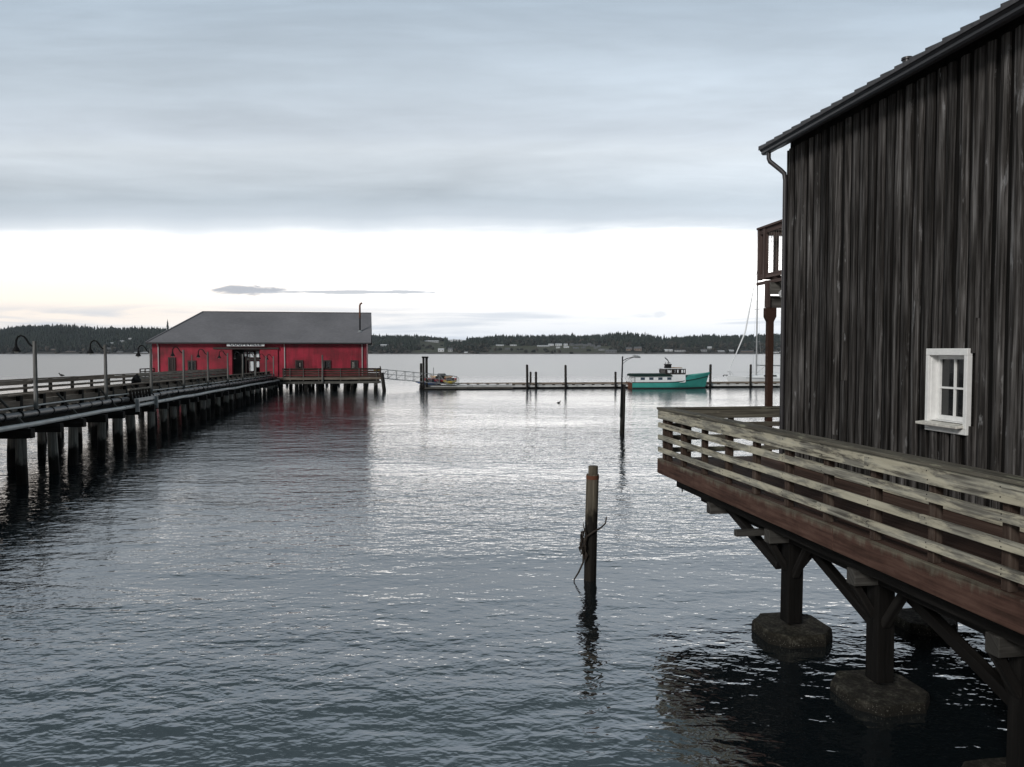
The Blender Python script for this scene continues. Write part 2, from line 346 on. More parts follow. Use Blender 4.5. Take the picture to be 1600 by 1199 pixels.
# ------------------------------------------------------------------ mesh builder
ORG = {}
class MB:
    def __init__(s): s.v = []; s.f = []; s.uv = []; s.mi = []
    def quad(s, pts, uvs=None, mi=0):
        b = len(s.v); s.v += [tuple(p) for p in pts]; s.f.append(tuple(range(b, b + len(pts))))
        s.uv.append(uvs or [(0, 0)] * len(pts)); s.mi.append(mi); return s
    def hexa(s, c, L, w, h, mi=0):
        """c: 8 corners, 0-3 start ring, 4-7 end ring; shared vertices make one island"""
        b = len(s.v); s.v += [tuple(p) for p in c]
        uo, vo = random.uniform(0, 40), random.uniform(0, 40)
        A = [(uo, vo), (uo + L, vo), (uo + L, vo + 1), (uo, vo + 1)]
        for k, (i, j) in enumerate(((0, 1), (1, 2), (2, 3), (3, 0))):
            ww = (w, h, w, h)[k]; v0 = vo + (0, w, w + h, 2 * w + h)[k]
            s.f.append((b + i, b + i + 4, b + j + 4, b + j)); s.mi.append(mi)
            s.uv.append([(uo, v0), (uo + L, v0), (uo + L, v0 + ww), (uo, v0 + ww)])
        for ring, fl in (((0, 1, 2, 3), 0), ((7, 6, 5, 4), 1)):
            s.f.append(tuple(b + k for k in ring)); s.mi.append(mi)
            s.uv.append([(uo + fl * L, vo), (uo + fl * L + .02, vo + w), (uo + fl * L + .02, vo + w + h), (uo + fl * L, vo + h)])
        return s
    def beam(s, p0, p1, w, h, up=(0, 0, 1), mi=0, jit=0.0, h1=None, w1=None):
        p0, p1 = V(p0), V(p1); a = (p1 - p0); L = a.length
        if L < 1e-6: return s
        a.normalize(); side = a.cross(V(up))
        if side.length < 1e-4: side = a.cross(V((1, 0, 0)))
        side.normalize(); u = side.cross(a)
        w1 = w if w1 is None else w1; h1 = h if h1 is None else h1
        c = []
        for pp, ww, hh in ((p0, w, h), (p1, w1, h1)):
            for sx, sy in ((-1, -1), (1, -1), (1, 1), (-1, 1)):
                c.append(pp + side * (sx * ww / 2 + random.uniform(-jit, jit)) + u * (sy * hh / 2 + random.uniform(-jit, jit)))
        return s.hexa(c, L, w, h, mi)
    def tube(s, pts, r, n=8, mi=0, cap=True, jit=0.0):
        pts = [V(p) for p in pts]; rr = r if hasattr(r, '__len__') else [r] * len(pts)
        b = len(s.v); prev = None; Ls = [0]
        for i in range(1, len(pts)): Ls.append(Ls[-1] + (pts[i] - pts[i - 1]).length)
        uo = random.uniform(0, 40)
        for i, pnt in enumerate(pts):
            tg = (pts[min(i + 1, len(pts) - 1)] - pts[max(i - 1, 0)]).normalized()
            if prev is None:
                sd_ = tg.cross(V((0, 0, 1)));
                if sd_.length < 1e-3: sd_ = V((1, 0, 0))
            else: sd_ = prev - tg * prev.dot(tg)
            sd_.normalize(); prev = sd_; u = tg.cross(sd_)
            for k in range(n):
                a = 2 * math.pi * k / n; q = rr[i] * (1 + random.uniform(-jit, jit))
                s.v.append(tuple(pnt + sd_ * math.cos(a) * q + u * math.sin(a) * q))
        for i in range(len(pts) - 1):
            for k in range(n):
                k2 = (k + 1) % n
                s.f.append((b + i * n + k, b + i * n + k2, b + (i + 1) * n + k2, b + (i + 1) * n + k)); s.mi.append(mi)
                c0 = 2 * math.pi * rr[i] * k / n; c1 = 2 * math.pi * rr[i] * (k + 1) / n
                s.uv.append([(uo + Ls[i], c0), (uo + Ls[i], c1), (uo + Ls[i + 1], c1), (uo + Ls[i + 1], c0)])
        if cap:
            for ring in (list(range(n))[::-1], [(len(pts) - 1) * n + k for k in range(n)]):
                s.f.append(tuple(b + k for k in ring)); s.mi.append(mi)
                s.uv.append([(s.v[b + k][0], s.v[b + k][1]) for k in ring])
        return s
    def prism(s, poly, ext, mi=0):
        """closed polygon of 3-D points pushed along ext"""
        n = len(poly); b = len(s.v); e = V(ext); uo = random.uniform(0, 40)
        s.v += [tuple(V(p)) for p in poly] + [tuple(V(p) + e) for p in poly]
        s.f.append(tuple(b + k for k in range(n))[::-1]); s.mi.append(mi); s.uv.append([(uo, k) for k in range(n)])
        s.f.append(tuple(b + n + k for k in range(n))); s.mi.append(mi); s.uv.append([(uo, k) for k in range(n)])
        for k in range(n):
            k2 = (k + 1) % n
            s.f.append((b + k, b + k2, b + n + k2, b + n + k)); s.mi.append(mi)
            l = (V(poly[k2]) - V(poly[k])).length
            s.uv.append([(uo, 0), (uo, l), (uo + e.length, l), (uo + e.length, 0)])
        return s
    def loft(s, rings, mi=0, closed=True, cap=True):
        n = len(rings[0]); b = len(s.v)
        for r_ in rings: s.v += [tuple(q) for q in r_]
        for i in range(len(rings) - 1):
            for k in range(n if closed else n - 1):
                k2 = (k + 1) % n
                s.f.append((b + i * n + k, b + i * n + k2, b + (i + 1) * n + k2, b + (i + 1) * n + k)); s.mi.append(mi); s.uv.append([(i, k), (i, k + 1), (i + 1, k + 1), (i + 1, k)])
        if cap:
            s.f.append(tuple(b + k for k in range(n))[::-1]); s.mi.append(mi); s.uv.append([(0, 0)] * n)
            s.f.append(tuple(b + (len(rings) - 1) * n + k for k in range(n))); s.mi.append(mi); s.uv.append([(0, 0)] * n)
        return s
    def build(s, name, mats, parent=None, smooth=False, bevel=0.0, local=False):
        mats = mats if isinstance(mats, (list, tuple)) else [mats]
        o0 = V((0, 0, 0)) if local else (ORG.get(parent.name, V((0, 0, 0))) if parent else V((0, 0, 0)))
        me = bpy.data.meshes.new(name)
        me.from_pydata([tuple(V(p) - o0) for p in s.v], [], s.f)
        for m in mats: me.materials.append(m)
        me.polygons.foreach_set('material_index', s.mi)
        lay = me.uv_layers.new(name='UVMap')
        flat = [c for f in s.uv for uvp in f for c in uvp]
        lay.data.foreach_set('uv', flat)
        if smooth: me.polygons.foreach_set('use_smooth', [True] * len(me.polygons))
        me.update()
        import bmesh
        bm = bmesh.new(); bm.from_mesh(me); bmesh.ops.recalc_face_normals(bm, faces=bm.faces); bm.to_mesh(me); bm.free()
        o = bpy.data.objects.new(name, me); C.objects.link(o)
        if parent: o.parent = parent
        ORG[o.name] = o0
        if bevel:
            md = o.modifiers.new('bevel', 'BEVEL'); md.width = bevel; md.segments = 1; md.limit_method = 'ANGLE'
        if smooth:
            try: me.set_sharp_from_angle(angle=R(40))
            except Exception: pass
        return o
def tag(o, label, cat, group=None):
    o['label'] = label; o['category'] = cat
    if group: o['group'] = group
    return o
def thing(name, loc, label, cat, group=None, rz=0):
    o = bpy.data.objects.new(name, None); C.objects.link(o); o.location = loc; o.rotation_euler.z = rz
    o.empty_display_size = .3
    ORG[o.name] = V(loc)
    return tag(o, label, cat, group)
def dup(o, loc, label=None, group=None, rz=None, scale=None):
    r = o.copy(); C.objects.link(r); r.location = loc
    if rz is not None: r.rotation_euler.z = rz
    if scale: r.scale = scale
    if label: r['label'] = label
    if group: r['group'] = group
    for ch in list(o.children):
        c = ch.copy(); C.objects.link(c); c.parent = r
        for g in ch.children:
            e = g.copy(); C.objects.link(e); e.parent = c
    return r
def stuff(o): o['kind'] = 'stuff'; return o
def struct(o): o['kind'] = 'structure'; return o
FW = V((0, math.cos(PITCH), -math.sin(PITCH))); UP = V((0, math.sin(PITCH), math.cos(PITCH)))
def at(px, py, Y):
    """the place in the world that a sight line from the viewer reaches at northing Y"""
    d = FW + V((1, 0, 0)) * ((px - 800) / 1200) + UP * ((599.5 - py) / 1200)
    return V((0, 0, H)) + d * (Y / d.y)

def panels(mb, P, ax, nrm, L, z0, z1, th, holes, mi=0):
    """wall of butted panels from P along ax for L, thickness th inwards (-nrm), leaving holes (a0,a1,z0,z1)"""
    xs = sorted({0, L, *[h for q in holes for h in q[:2]]}); zs = sorted({z0, z1, *[h for q in holes for h in q[2:]]})
    for a0, a1 in zip(xs, xs[1:]):
        for b0, b1 in zip(zs, zs[1:]):
            ca, cb = (a0 + a1) / 2, (b0 + b1) / 2
            if any(h[0] < ca < h[1] and h[2] < cb < h[3] for h in holes): continue
            q = [V(P) + ax * a0, V(P) + ax * a1]
            poly = [(q[0].x, q[0].y, b0), (q[1].x, q[1].y, b0), (q[1].x, q[1].y, b1), (q[0].x, q[0].y, b1)]
            mb.prism(poly, -nrm * th, mi)

#==STRUCT==
# ------------------------------------------------------------------ water and far shore
mb = MB(); mb.quad([(-2700, -300, 0), (2700, -300, 0), (2700, 2400, 0), (-2700, 2400, 0)])
struct(mb.build('water', M['water']))
def lerp_tab(tab, x):
    if x <= tab[0][0]: return tab[0][1]
    for (a, b), (c, e) in zip(tab, tab[1:]):
        if x <= c: return b + (e - b) * (x - a) / (c - a)
    return tab[-1][1]
# skyline of the tree tops across the bay (bearing as picture column : height as picture row at 1900 m)
TOPS = [(-400, 514), (0, 512), (40, 506), (100, 505), (150, 508), (230, 508), (300, 512), (420, 518), (585, 521), (650, 521), (690, 525), (735, 525), (790, 521), (850, 519), (895, 518), (900, 522), (930, 520), (965, 518),
        (1010, 521), (1040, 526), (1060, 525), (1100, 521), (1150, 520), (1225, 520), (1500, 518), (2200, 516)]
FORE = [(-400, 550), (170, 550), (230, 547), (585, 549), (655, 548), (662, 536), (690, 536), (696, 546), (752, 546), (765, 540.5), (960, 541), (985, 544), (1225, 546), (2200, 548)]
Y0, Y1 = 1440.0, 1900.0
def shore(X): return Y0 + 14 * mnoise.noise(V((X * .004, 3.3, 0))) 
def ground_h(X, Y):
    ys = shore(X); tt = (Y - ys) / (Y1 - Y0)
    if tt <= 0: return -3.0
    px = 800 + 1200 * X / Y
    hr = (550 - lerp_tab(TOPS, px)) * Y1 / 1200 + H - 15
    n = mnoise.noise(V((X * .006, Y * .006, 1))) * 5 + mnoise.noise(V((X * .02, Y * .02, 5))) * 1.5
    h = 2.2 * min(1, tt * 30) + hr * min(1, tt) ** 1.1 + n * min(1, tt * 3)
    return h - max(0, tt - 1.05) * 30
mb = MB(); NX, NY = 300, 40; xs = [-2300 + 4300 * i / NX for i in range(NX + 1)]; ts = [-.03 + 1.5 * (j / NY) ** 1.3 for j in range(NY + 1)]
for j in range(NY + 1):
    for x in xs:
        Yv = shore(x) + ts[j] * (Y1 - Y0); mb.v.append((x, Yv, ground_h(x, Yv) if ts[j] > 0 else -3))
for j in range(NY):
    for i in range(NX):
        a = j * (NX + 1) + i; mb.f.append((a, a + 1, a + NX + 2, a + NX + 1)); mb.mi.append(0); mb.uv.append([(0, 0)] * 4)
hl = struct(mb.build('hills', M['land'], smooth=True))
at_ = hl.data.attributes.new('field', 'FLOAT', 'POINT'); vals = []
FIELD = [(-400, 0), (585, 0), (596, .25), (640, .3), (655, 1), (700, 1), (715, .35), (750, .5), (768, 1), (950, 1), (985, .25), (1100, .12), (2200, .1)]
for q in mb.v: vals.append(lerp_tab(FIELD, 800 + 1200 * q[0] / q[1]))
at_.data.foreach_set('value', vals)

def conifer(mb, x, y, z, h, r, mi=0):
    b0 = len(mb.v); n = 5; k = 2
    for q in range(k):
        zb = z + h * (.06 + .42 * q); zt = z + h * (.62 + .38 * q); rr = r * (1 - .42 * q) ; b = len(mb.v); ph = random.uniform(0, 6)
        for i in range(n):
            a = ph + 6.283 * i / n; s_ = rr * random.uniform(.7, 1.25)
            mb.v.append((x + math.cos(a) * s_, y + math.sin(a) * s_, zb + random.uniform(-.05, .05) * h))
        mb.v.append((x + random.uniform(-.04, .04) * h, y, zt))
        for i in range(n): mb.f.append((b + i, b + (i + 1) % n, b + n)); mb.mi.append(mi); mb.uv.append([(0, 0)] * 3)
        mb.f.append(tuple(b + i for i in range(n))[::-1]); mb.mi.append(mi); mb.uv.append([(0, 0)] * n)
def puff(mb, x, y, z, r, hh, mi=0):
    b = len(mb.v); n = 6; ph = random.uniform(0, 6)
    for q, (f, g) in enumerate(((.55, 0), (1, .4), (.75, .78))):
        for i in range(n):
            a = ph + 6.283 * i / n + q * .4; s_ = r * f * random.uniform(.75, 1.2)
            mb.v.append((x + math.cos(a) * s_, y + math.sin(a) * s_, z + hh * g * random.uniform(.85, 1.15)))
    mb.v.append((x, y, z + hh))
    for q in range(2):
        for i in range(n): mb.f.append((b + q * n + i, b + q * n + (i + 1) % n, b + (q + 1) * n + (i + 1) % n, b + (q + 1) * n + i)); mb.mi.append(mi); mb.uv.append([(0, 0)] * 4)
    for i in range(n): mb.f.append((b + 2 * n + i, b + 2 * n + (i + 1) % n, b + 3 * n)); mb.mi.append(mi); mb.uv.append([(0, 0)] * 3)
# houses on the far shore: column, row of the base, width in picture pixels, height, wall, roof, label, group
HS = []
def hs(lst, wall, roof, label, group):
    for q in lst: HS.append((*q, wall, roof, label, group))
hs([(674, 535, 22, 2.6)], 'pale', 'house_roof_pale', 'long pale house at the top of the open field right of the red building', None)
hs([(704, 534, 6, 3), (711, 533.5, 7, 3), (718, 534, 7, 3), (725, 534, 5, 2.6)], 'white', 'house_roof_pale', 'small white house in the row at the upper edge of the field', 'white houses in the row above the field')
hs([(689, 550, 9, 5)], 'white', 'house_roof_pale', 'white gabled house near the water below the open field', None)
hs([(703.5, 550, 7, 6)], 'pale', 'house_roof', 'steep pale gabled barn beside the white gabled house', None)
hs([(728, 552, 5, 2)], 'white', 'house_roof_pale', 'tiny white cabin right at the far waterline', None)
hs([(781, 541, 12, 2.2), (802, 541, 10, 2.2)], 'white', 'house_roof_pale', 'long low white shed high on the green slope', 'paired white sheds on the green slope')
hs([(793, 547, 7, 3)], 'grey', 'house_roof', 'grey house among dark bushes midway up the green slope', None)
hs([(849, 542.5, 19, 2.6)], 'pale', 'house_roof_pale', 'longest pale barn at the forest foot on the green slope', None)
hs([(861, 541, 8, 3.4)], 'white', 'house_roof_pale', 'white barn joined close to the end of the longest pale barn', None)
hs([(873, 540.5, 10, 3.2)], 'white', 'house_roof_pale', 'broad bright white house highest on the slope right of the long barn', None)
hs([(872, 544.5, 6, 2.4), (885, 544, 8, 2.6), (884, 540.5, 6, 3)], 'white', 'house_roof_pale', 'small white house below the broad bright house', 'small white houses right of the long barn')
hs([(893, 540, 6, 3), (901, 541, 7, 3), (908, 540.5, 6, 3), (915, 541.5, 7, 3), (921, 540, 5, 3.4), (926, 542, 7, 3), (900, 546, 8, 3.4), (931, 545, 6, 3), (912, 545, 6, 2.6), (936, 543, 5, 3)], 'grey', 'house_roof', 'small grey house in the cluster of houses on the far hillside', 'grey houses in the far hillside cluster')
hs([(940, 548, 9, 3)], 'pale', 'house_roof', 'pale house at the right foot of the grey hillside cluster', None)
hs([(955, 552, 17, 5)], 'grey', 'house_roof', 'largest grey shoreline house right below the grey hillside cluster', None)
hs([(983, 548.5, 8, 5), (997, 548.5, 11, 6)], 'tan', 'house_roof', 'tan house among trees behind the teal boat mooring', 'tan houses among the trees behind the boat')
hs([(1041, 549.5, 5, 3.4), (1048, 549.5, 6, 3.2)], 'white', 'house_roof_pale', 'tiny bright white house on the far shore above the wheelhouse', 'bright white houses above the wheelhouse')
hs([(1063, 549.5, 16, 2.6)], 'white', 'house_roof', 'long white house with grey roof on the far shore right of the wheelhouse', None)
hs([(1100, 549.5, 9, 3.6)], 'pale', 'house_roof', 'pale house on the far shore above the teal bow', None)
hs([(1109, 546, 6, 4), (1127, 550.5, 10, 2.4), (1143, 550, 7, 3)], 'pale', 'house_roof_pale', 'small pale house on the far shore left of the mast', 'pale houses left of the mast')
hs([(1168, 550.5, 18, 2.4)], 'tan', 'house_roof', 'long low tan house on the far shore behind the forestay', None)
hs([(1212, 552, 10, 3), (1222, 551, 5, 3.4)], 'white', 'house_roof', 'white house on the far shore between the red post and the barn', 'white houses by the barn corner')
hs([(83, 547.5, 10, 2.4), (110, 550.5, 15, 2)], 'tan', 'house_roof', 'low brownish house at the wooded shore between the two nearest lamps', 'brownish houses at the left shore')
hs([(174, 538, 5, 2.4), (190, 535.5, 7, 3), (203, 531, 5, 2.4)], 'pale', 'house_roof_pale', 'small pale house up among the trees left of the red building', 'pale houses among the left trees')
hs([(170, 546.5, 7, 3), (187, 551.5, 9, 2.6)], 'grey', 'house_roof', 'grey house low on the shore right of the second lamp', 'grey houses right of the second lamp')
hs([(212, 552.5, 8, 2), (225, 552.5, 11, 2.2)], 'white', 'house_roof_pale', 'bright low boathouse at the waterline beside the red building', 'white boathouses at the left waterline')
hs([(600, 542.5, 11, 4)], 'grey', 'house_roof_pale', 'grey house with pale gable just right of the red building roof', None)
mb = MB(); mbs = MB(); cnt = 0
while cnt < 26000:
    Y = random.uniform(Y0, Y1 + 120); X = random.uniform(-.95 * Y, .62 * Y)
    z = ground_h(X, Y)
    if z < .8: continue
    px = 800 + 1200 * X / Y; py = 550 - (z - H) * 1200 / Y
    fl = lerp_tab(FORE, px) + 2.0 * mnoise.noise(V((px * .05, 0, 2))) + 1.2 * mnoise.noise(V((X * .02, Y * .03, 2)))
    cnt += 1
    if any(abs(px - q_[0]) < q_[2] / 2 + 1.5 and q_[1] - 1.2 < py < q_[1] + 4.5 for q_ in HS): continue
    if py > fl:
        if random.random() < (.03 if 765 < px < 960 or 640 < px < 700 else .30): puff(mbs, X, Y, z - .5, random.uniform(2, 5), random.uniform(3, 7))
        continue
    if 655 < px < 695 and py > 534: continue
    hh = random.uniform(7, 12.5) * (1.3 if random.random() < .06 else 1)
    if py > fl - 6 and random.random() < .25: puff(mbs, X, Y, z - .5, random.uniform(3, 6), random.uniform(6, 11)); continue
    conifer(mb, X, Y, z - .5, hh, hh * random.uniform(.2, .32))
stuff(mb.build('forest', M['conifer']))
stuff(mbs.build('shrubs', M['shrub']))

# the one tall conifer that stands clear of the skyline
p0 = at(262, 512, 1880); tr = thing('conifer_tree', (p0.x, p0.y, p0.z - 6), 'tall dark conifer standing clear above the wooded skyline left of the red building', 'tree')
mb = MB(); mb.tube([(p0.x, p0.y, p0.z - 6), (p0.x, p0.y, p0.z + 19)], [.5, .1], 6); mb.build('trunk', M['bark'], tr)
mb = MB()
for k in range(9): conifer(mb, p0.x + random.uniform(-.4, .4), p0.y, p0.z - 3 + 2.2 * k, 6.5, 4.6 - .42 * k)
mb.build('crown', M['conifer'], tr)

def house(px, py, wpx, hpx, wall, roof, label, group):
    z = 1.0; Y = 1450.0; d0 = (at(px, py, 1500) - V((0, 0, H)))
    while Y < 1890:                                    # where the sight line meets the hillside
        P = V((0, 0, H)) + d0 * (Y / d0.y)
        if ground_h(P.x, Y) >= P.z: break
        Y += 4
    k = Y / 1200; L = wpx * k; h = hpx * k * .62; dp = min(9.0, max(5.0, L * .6)); x0, x1 = P.x - L / 2, P.x + L / 2
    mb = MB(); zb = P.z - 1.5; zt = P.z + h
    mb.prism([(x0, Y, zb), (x1, Y, zb), (x1, Y, zt), (x0, Y, zt)], (0, dp, 0), 0)
    if L > dp * .9:
        e = h * .75; mb.prism([(x0 - .4, Y - .5, zt), (x0 - .4, Y + dp + .5, zt), (x0 - .4, Y + dp / 2, zt + e)], (L + .8, 0, 0), 1)
    else:
        e = h * .8; mb.prism([(x0, Y - .05, zt), (x1, Y - .05, zt), (P.x, Y - .05, zt + e)], (0, .1, 0), 0)
        mb.prism([(x0 - .4, Y + .1, zt), (x1 + .4, Y + .1, zt), (P.x, Y + .1, zt + e)], (0, dp, 0), 1)
    # a dark window band so the front is not blank
    if L > 7:
        nw = max(2, int(L / 4.5))
        for i in range(nw):
            xc = x0 + L * (i + .5) / nw; mb.prism([(xc - .6, Y - .06, P.z + h * .35), (xc + .6, Y - .06, P.z + h * .35), (xc + .6, Y - .06, P.z + h * .8), (xc - .6, Y - .06, P.z + h * .8)], (0, .05, 0), 2)
    tag(mb.build('house', [M['house_' + wall], M[roof], M['glass']]), label, 'house', group)
for q in HS: house(*q)

#==BARN==
# ------------------------------------------------------------------ the weathered barn on the right
BC = V((5.22, 14.65, 0)); U = V((-.1623, .9867, 0)).normalized(); N = V((-U.y, U.x, 0))      # N points out of the wall towards the open water
if N.x > 0: N = -N
DZ = 2.10
UD, ND = U.copy(), N.copy()                                  # the deck runs a degree off the wall
U = V((-.1322, .9912, 0)).normalized(); N = V((-U.y, U.x, 0))
def B(s, o, z): q = BC - U * s + N * o; return V((q.x, q.y, z))
barn = thing('barn', tuple(B(6, -4, DZ)), 'tall dark weathered board barn standing over the water beside the timber deck', 'barn')
LB, WALL_T = 13.0, 7.98
WS0, WS1, WZ0, WZ1 = 4.17, 4.84, 3.27, 4.165             # window opening
mb = MB(); panels(mb, B(0, -.03, 0), -U, N, LB, DZ - .35, WALL_T + .25, .14, [(WS0, WS1, WZ0, WZ1)])
for (s0, o0, s1, o1) in ((0, -.03, 0, -9), (LB, -.03, LB, -9)):
    ax = (B(s1, o1, 0) - B(s0, o0, 0)).normalized()
    off = U if s0 == 0 else -U
    panels(mb, B(s0 + (.0 if s0 == 0 else 0), -.17, 0), ax, off, 8.7, DZ - .35, WALL_T + .25, .12, [])
panels(mb, B(0, -8.9, 0), -U, -N, LB, DZ - .35, WALL_T + .25, .12, [])
for s in (0.02, LB - .02):                                  # gable triangles
    mb.prism([B(s, -.17, WALL_T + .25), B(s, -8.87, WALL_T + .25), B(s, -4.5, WALL_T + 2.25)], U * -.1 if s < 1 else U * .1)
body = mb.build('wall', M['dark_timber'], barn)
mb = MB(); mb.prism([B(.1, -.2, DZ - .3), B(LB - .1, -.2, DZ - .3), B(LB - .1, -8.8, DZ - .3), B(.1, -8.8, DZ - .3)], (0, 0, .2)); mb.build('floor', M['black'], barn)
# boards and battens: split, bowed, of uneven width, some stopped short and overlapped by another
mb = MB()
def plank(s0, s1, z0, z1, o0, o1, wob=.008, seg=None):
    """vertical plank with wavering edges, one connected island"""
    n = seg or max(2, int((z1 - z0) / .45)); b = len(mb.v); sd_ = random.uniform(0, 99); uo, vo = random.uniform(0, 60), random.uniform(0, 60)
    bow = random.uniform(-.012, .012); w = s1 - s0
    cupm = random.uniform(.35, .6); cupd = random.uniform(.25, .6)          # boards cupped by weather
    for i in range(n + 1):
        f = i / n; z = z0 + (z1 - z0) * f
        a = mnoise.noise(V((sd_, z * 1.3, 0))) * wob + bow * math.sin(f * 3.1); c = mnoise.noise(V((sd_ + 31, z * 1.3, 4))) * wob + bow * math.sin(f * 3.1)
        e = mnoise.noise(V((sd_ + 7, z * .8, 9))) * .006
        tw = mnoise.noise(V((sd_ + 17, z * .5, 9))) * .006
        md = s0 + a + (s1 + c - s0 - a) * cupm; dd = (o1 - max(o0, -.01)) * cupd
        for ss, oo in ((s0 + a, o0), (s0 + a, o1 + e + tw - dd), (md, o1 + e), (s1 + c, o1 + e - tw - dd), (s1 + c, o0)): mb.v.append(tuple(B(ss, oo, z)))
    for i in range(n):
        for k in range(4):
            u0, u1 = z0 + (z1 - z0) * i / n, z0 + (z1 - z0) * (i + 1) / n; vv = (0, .03, .03 + w * cupm, .03 + w, .06 + w); v0, v1 = vo + vv[k], vo + vv[k + 1]
            mb.f.append((b + i * 5 + k, b + i * 5 + k + 1, b + i * 5 + k + 6, b + i * 5 + k + 5)); mb.mi.append(0)
            mb.uv.append([(uo + u0, v0), (uo + u0, v1), (uo + u1, v1), (uo + u1, v0)])
    for r_ in (0, n):
        mb.f.append(tuple(b + r_ * 5 + k for k in range(5))); mb.mi.append(0); mb.uv.append([(uo, vo), (uo, vo + .03), (uo + .01, vo + w * .5), (uo + .02, vo + w), (uo, vo + w)])
def run(s0, s1, o0, o1, zb=None, wob=.008, brk=.35):
    zb = DZ + .05 if zb is None else zb; zt = WALL_T + .02
    hit = s1 > WS0 - .05 and s0 < WS1 + .05
    spans = [(zb, WZ0 - .02), (WZ1 + .02, zt)] if hit else [(zb, zt)]
    for a, c in spans:
        if c - a > 1.5 and random.random() < brk:
            zm = random.uniform(a + .35, min(c - .6, a + 2.6)); dlt = random.uniform(.004, .012)
            plank(s0, s1, a, zm, o0, o1, wob); plank(s0 + random.uniform(-.01, .01), s1 + random.uniform(-.01, .01), zm + .004, c, o0, o1 + dlt, wob)
        else: plank(s0, s1, a, c, o0, o1, wob)
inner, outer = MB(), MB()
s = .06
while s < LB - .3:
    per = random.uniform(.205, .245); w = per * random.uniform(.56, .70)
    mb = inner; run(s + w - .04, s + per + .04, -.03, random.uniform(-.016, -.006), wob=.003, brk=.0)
    mb = outer; run(s, s + w, -.006, random.uniform(.036, .056), wob=.018, brk=.16)
    if random.random() < .18:                                # a narrow batten nailed over part of the gap
        g0 = s + w + .012; run(g0, g0 + random.uniform(.03, .045), -.006, random.uniform(.012, .026), wob=.010, brk=.9)
    s += per
mb = outer
plank(-.012, .055, DZ + .02, WALL_T, -.15, .045, .002)       # corner board
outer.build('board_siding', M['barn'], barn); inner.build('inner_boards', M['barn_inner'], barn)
mb = MB(); mb.beam(B(-.01, .05, DZ + .09), B(LB, .05, DZ + .09), .06, .16, jit=.003); mb.build('base_board', M['rail_wood'], barn, bevel=.004)
# window: casing, deep reveal, sash with four panes, sloping sill
win = MB(); cw = .062
win.beam(B(WS0 - cw, .035, WZ1 + .035), B(WS1 + cw, .035, WZ1 + .035), .075, .09)
for s_, w_ in ((WS0 - .031, .062), (WS1 + .031, .062)): win.beam(B(s_, .035, WZ0 - .07), B(s_, .035, WZ1 - .011), w_, .074, up=-N)
win.beam(B(WS0 - cw, .034, WZ0 - .105), B(WS1 + cw, .034, WZ0 - .105), .07, .07)
fr = win.build('window', M['white'], barn, bevel=.004)
rv = MB(); dp = .125
rv.beam(B(WS0 + .006, .03, (WZ0 + WZ1) / 2), B(WS0 + .006, -dp, (WZ0 + WZ1) / 2), .012, WZ1 - WZ0)
rv.beam(B(WS1 - .006, .03, (WZ0 + WZ1) / 2), B(WS1 - .006, -dp, (WZ0 + WZ1) / 2), .012, WZ1 - WZ0)
rv.beam(B((WS0 + WS1) / 2, .03, WZ1 - .006), B((WS0 + WS1) / 2, -dp, WZ1 - .006), WS1 - WS0 - .026, .012)
rv.beam(B((WS0 + WS1) / 2, .03, WZ0 + .006), B((WS0 + WS1) / 2, -dp, WZ0 + .006), WS1 - WS0 - .026, .012)
rv.build('reveal', M['white'], fr)
sash = MB(); a0, a1, b0, b1 = WS0 + .014, WS1 - .014, WZ0 + .014, WZ1 - .014; so = -.075
for aa in (a0 + .024, a1 - .024): sash.beam(B(aa, so, b0), B(aa, so, b1), .048, .045, up=-N)
for bb, hh in ((b0 + .03, .06), (b1 - .024, .048)): sash.beam(B(a0 + .049, so, bb), B(a1 - .049, so, bb), .045, hh)
mid = (a0 + a1) / 2; sash.beam(B(mid, so, b0 + .061), B(mid, so, b1 - .05), .026, .03, up=-N)
zc = (b0 + b1) / 2
sash.beam(B(a0 + .049, so, zc), B(mid - .014, so, zc), .03, .026); sash.beam(B(mid + .014, so, zc), B(a1 - .049, so, zc), .03, .026)
sash.build('sash', M['white'], fr)
gl = MB(); gl.prism([B(a0 + .03, so - .01, b0 + .03), B(a1 - .03, so - .01, b0 + .03), B(a1 - .03, so - .01, b1 - .03), B(a0 + .03, so - .01, b1 - .03)], N * -.006); gl.build('pane', M['glass'], fr)
sl = MB(); sl.beam(B(WS0 - cw - .05, .09, WZ0 - .035), B(WS1 + .02, .09, WZ0 - .035), .17, .035, up=(N.x * -.10, N.y * -.10, -1)); sl.build('sill', M['off_white'], fr, bevel=.004)

# roof: eave with stepped metal tiles, gutter, soffit
GO = .40                                                     # overhang of the eave
S0R = -.29                                                   # roof end past the gable
roof = MB(); slope = .46
n = int((LB + .6) / .32)
for i in range(n + 1):
    sa = S0R + i * .32; sb = sa + .325; o1, o2 = GO + .07, -4.5
    lo, hi = .012, .060
    zz = lambda o: 8.10 + (GO - o) * slope
    c = [B(sa, o1, zz(o1) - .02), B(sa, o1, zz(o1) + hi), B(sb, o1, zz(o1) + lo), B(sb, o1, zz(o1) - .02)]
    e = [B(sa, o2, zz(o2) - .02), B(sa, o2, zz(o2) + hi), B(sb, o2, zz(o2) + lo), B(sb, o2, zz(o2) - .02)]
    b = len(roof.v); roof.v += [tuple(x) for x in c + e]
    for f in ((0, 1, 2, 3), (7, 6, 5, 4), (1, 5, 6, 2), (0, 4, 5, 1), (2, 6, 7, 3), (3, 7, 4, 0)): roof.f.append(tuple(b + k for k in f)); roof.mi.append(0); roof.uv.append([(0, 0)] * 4)
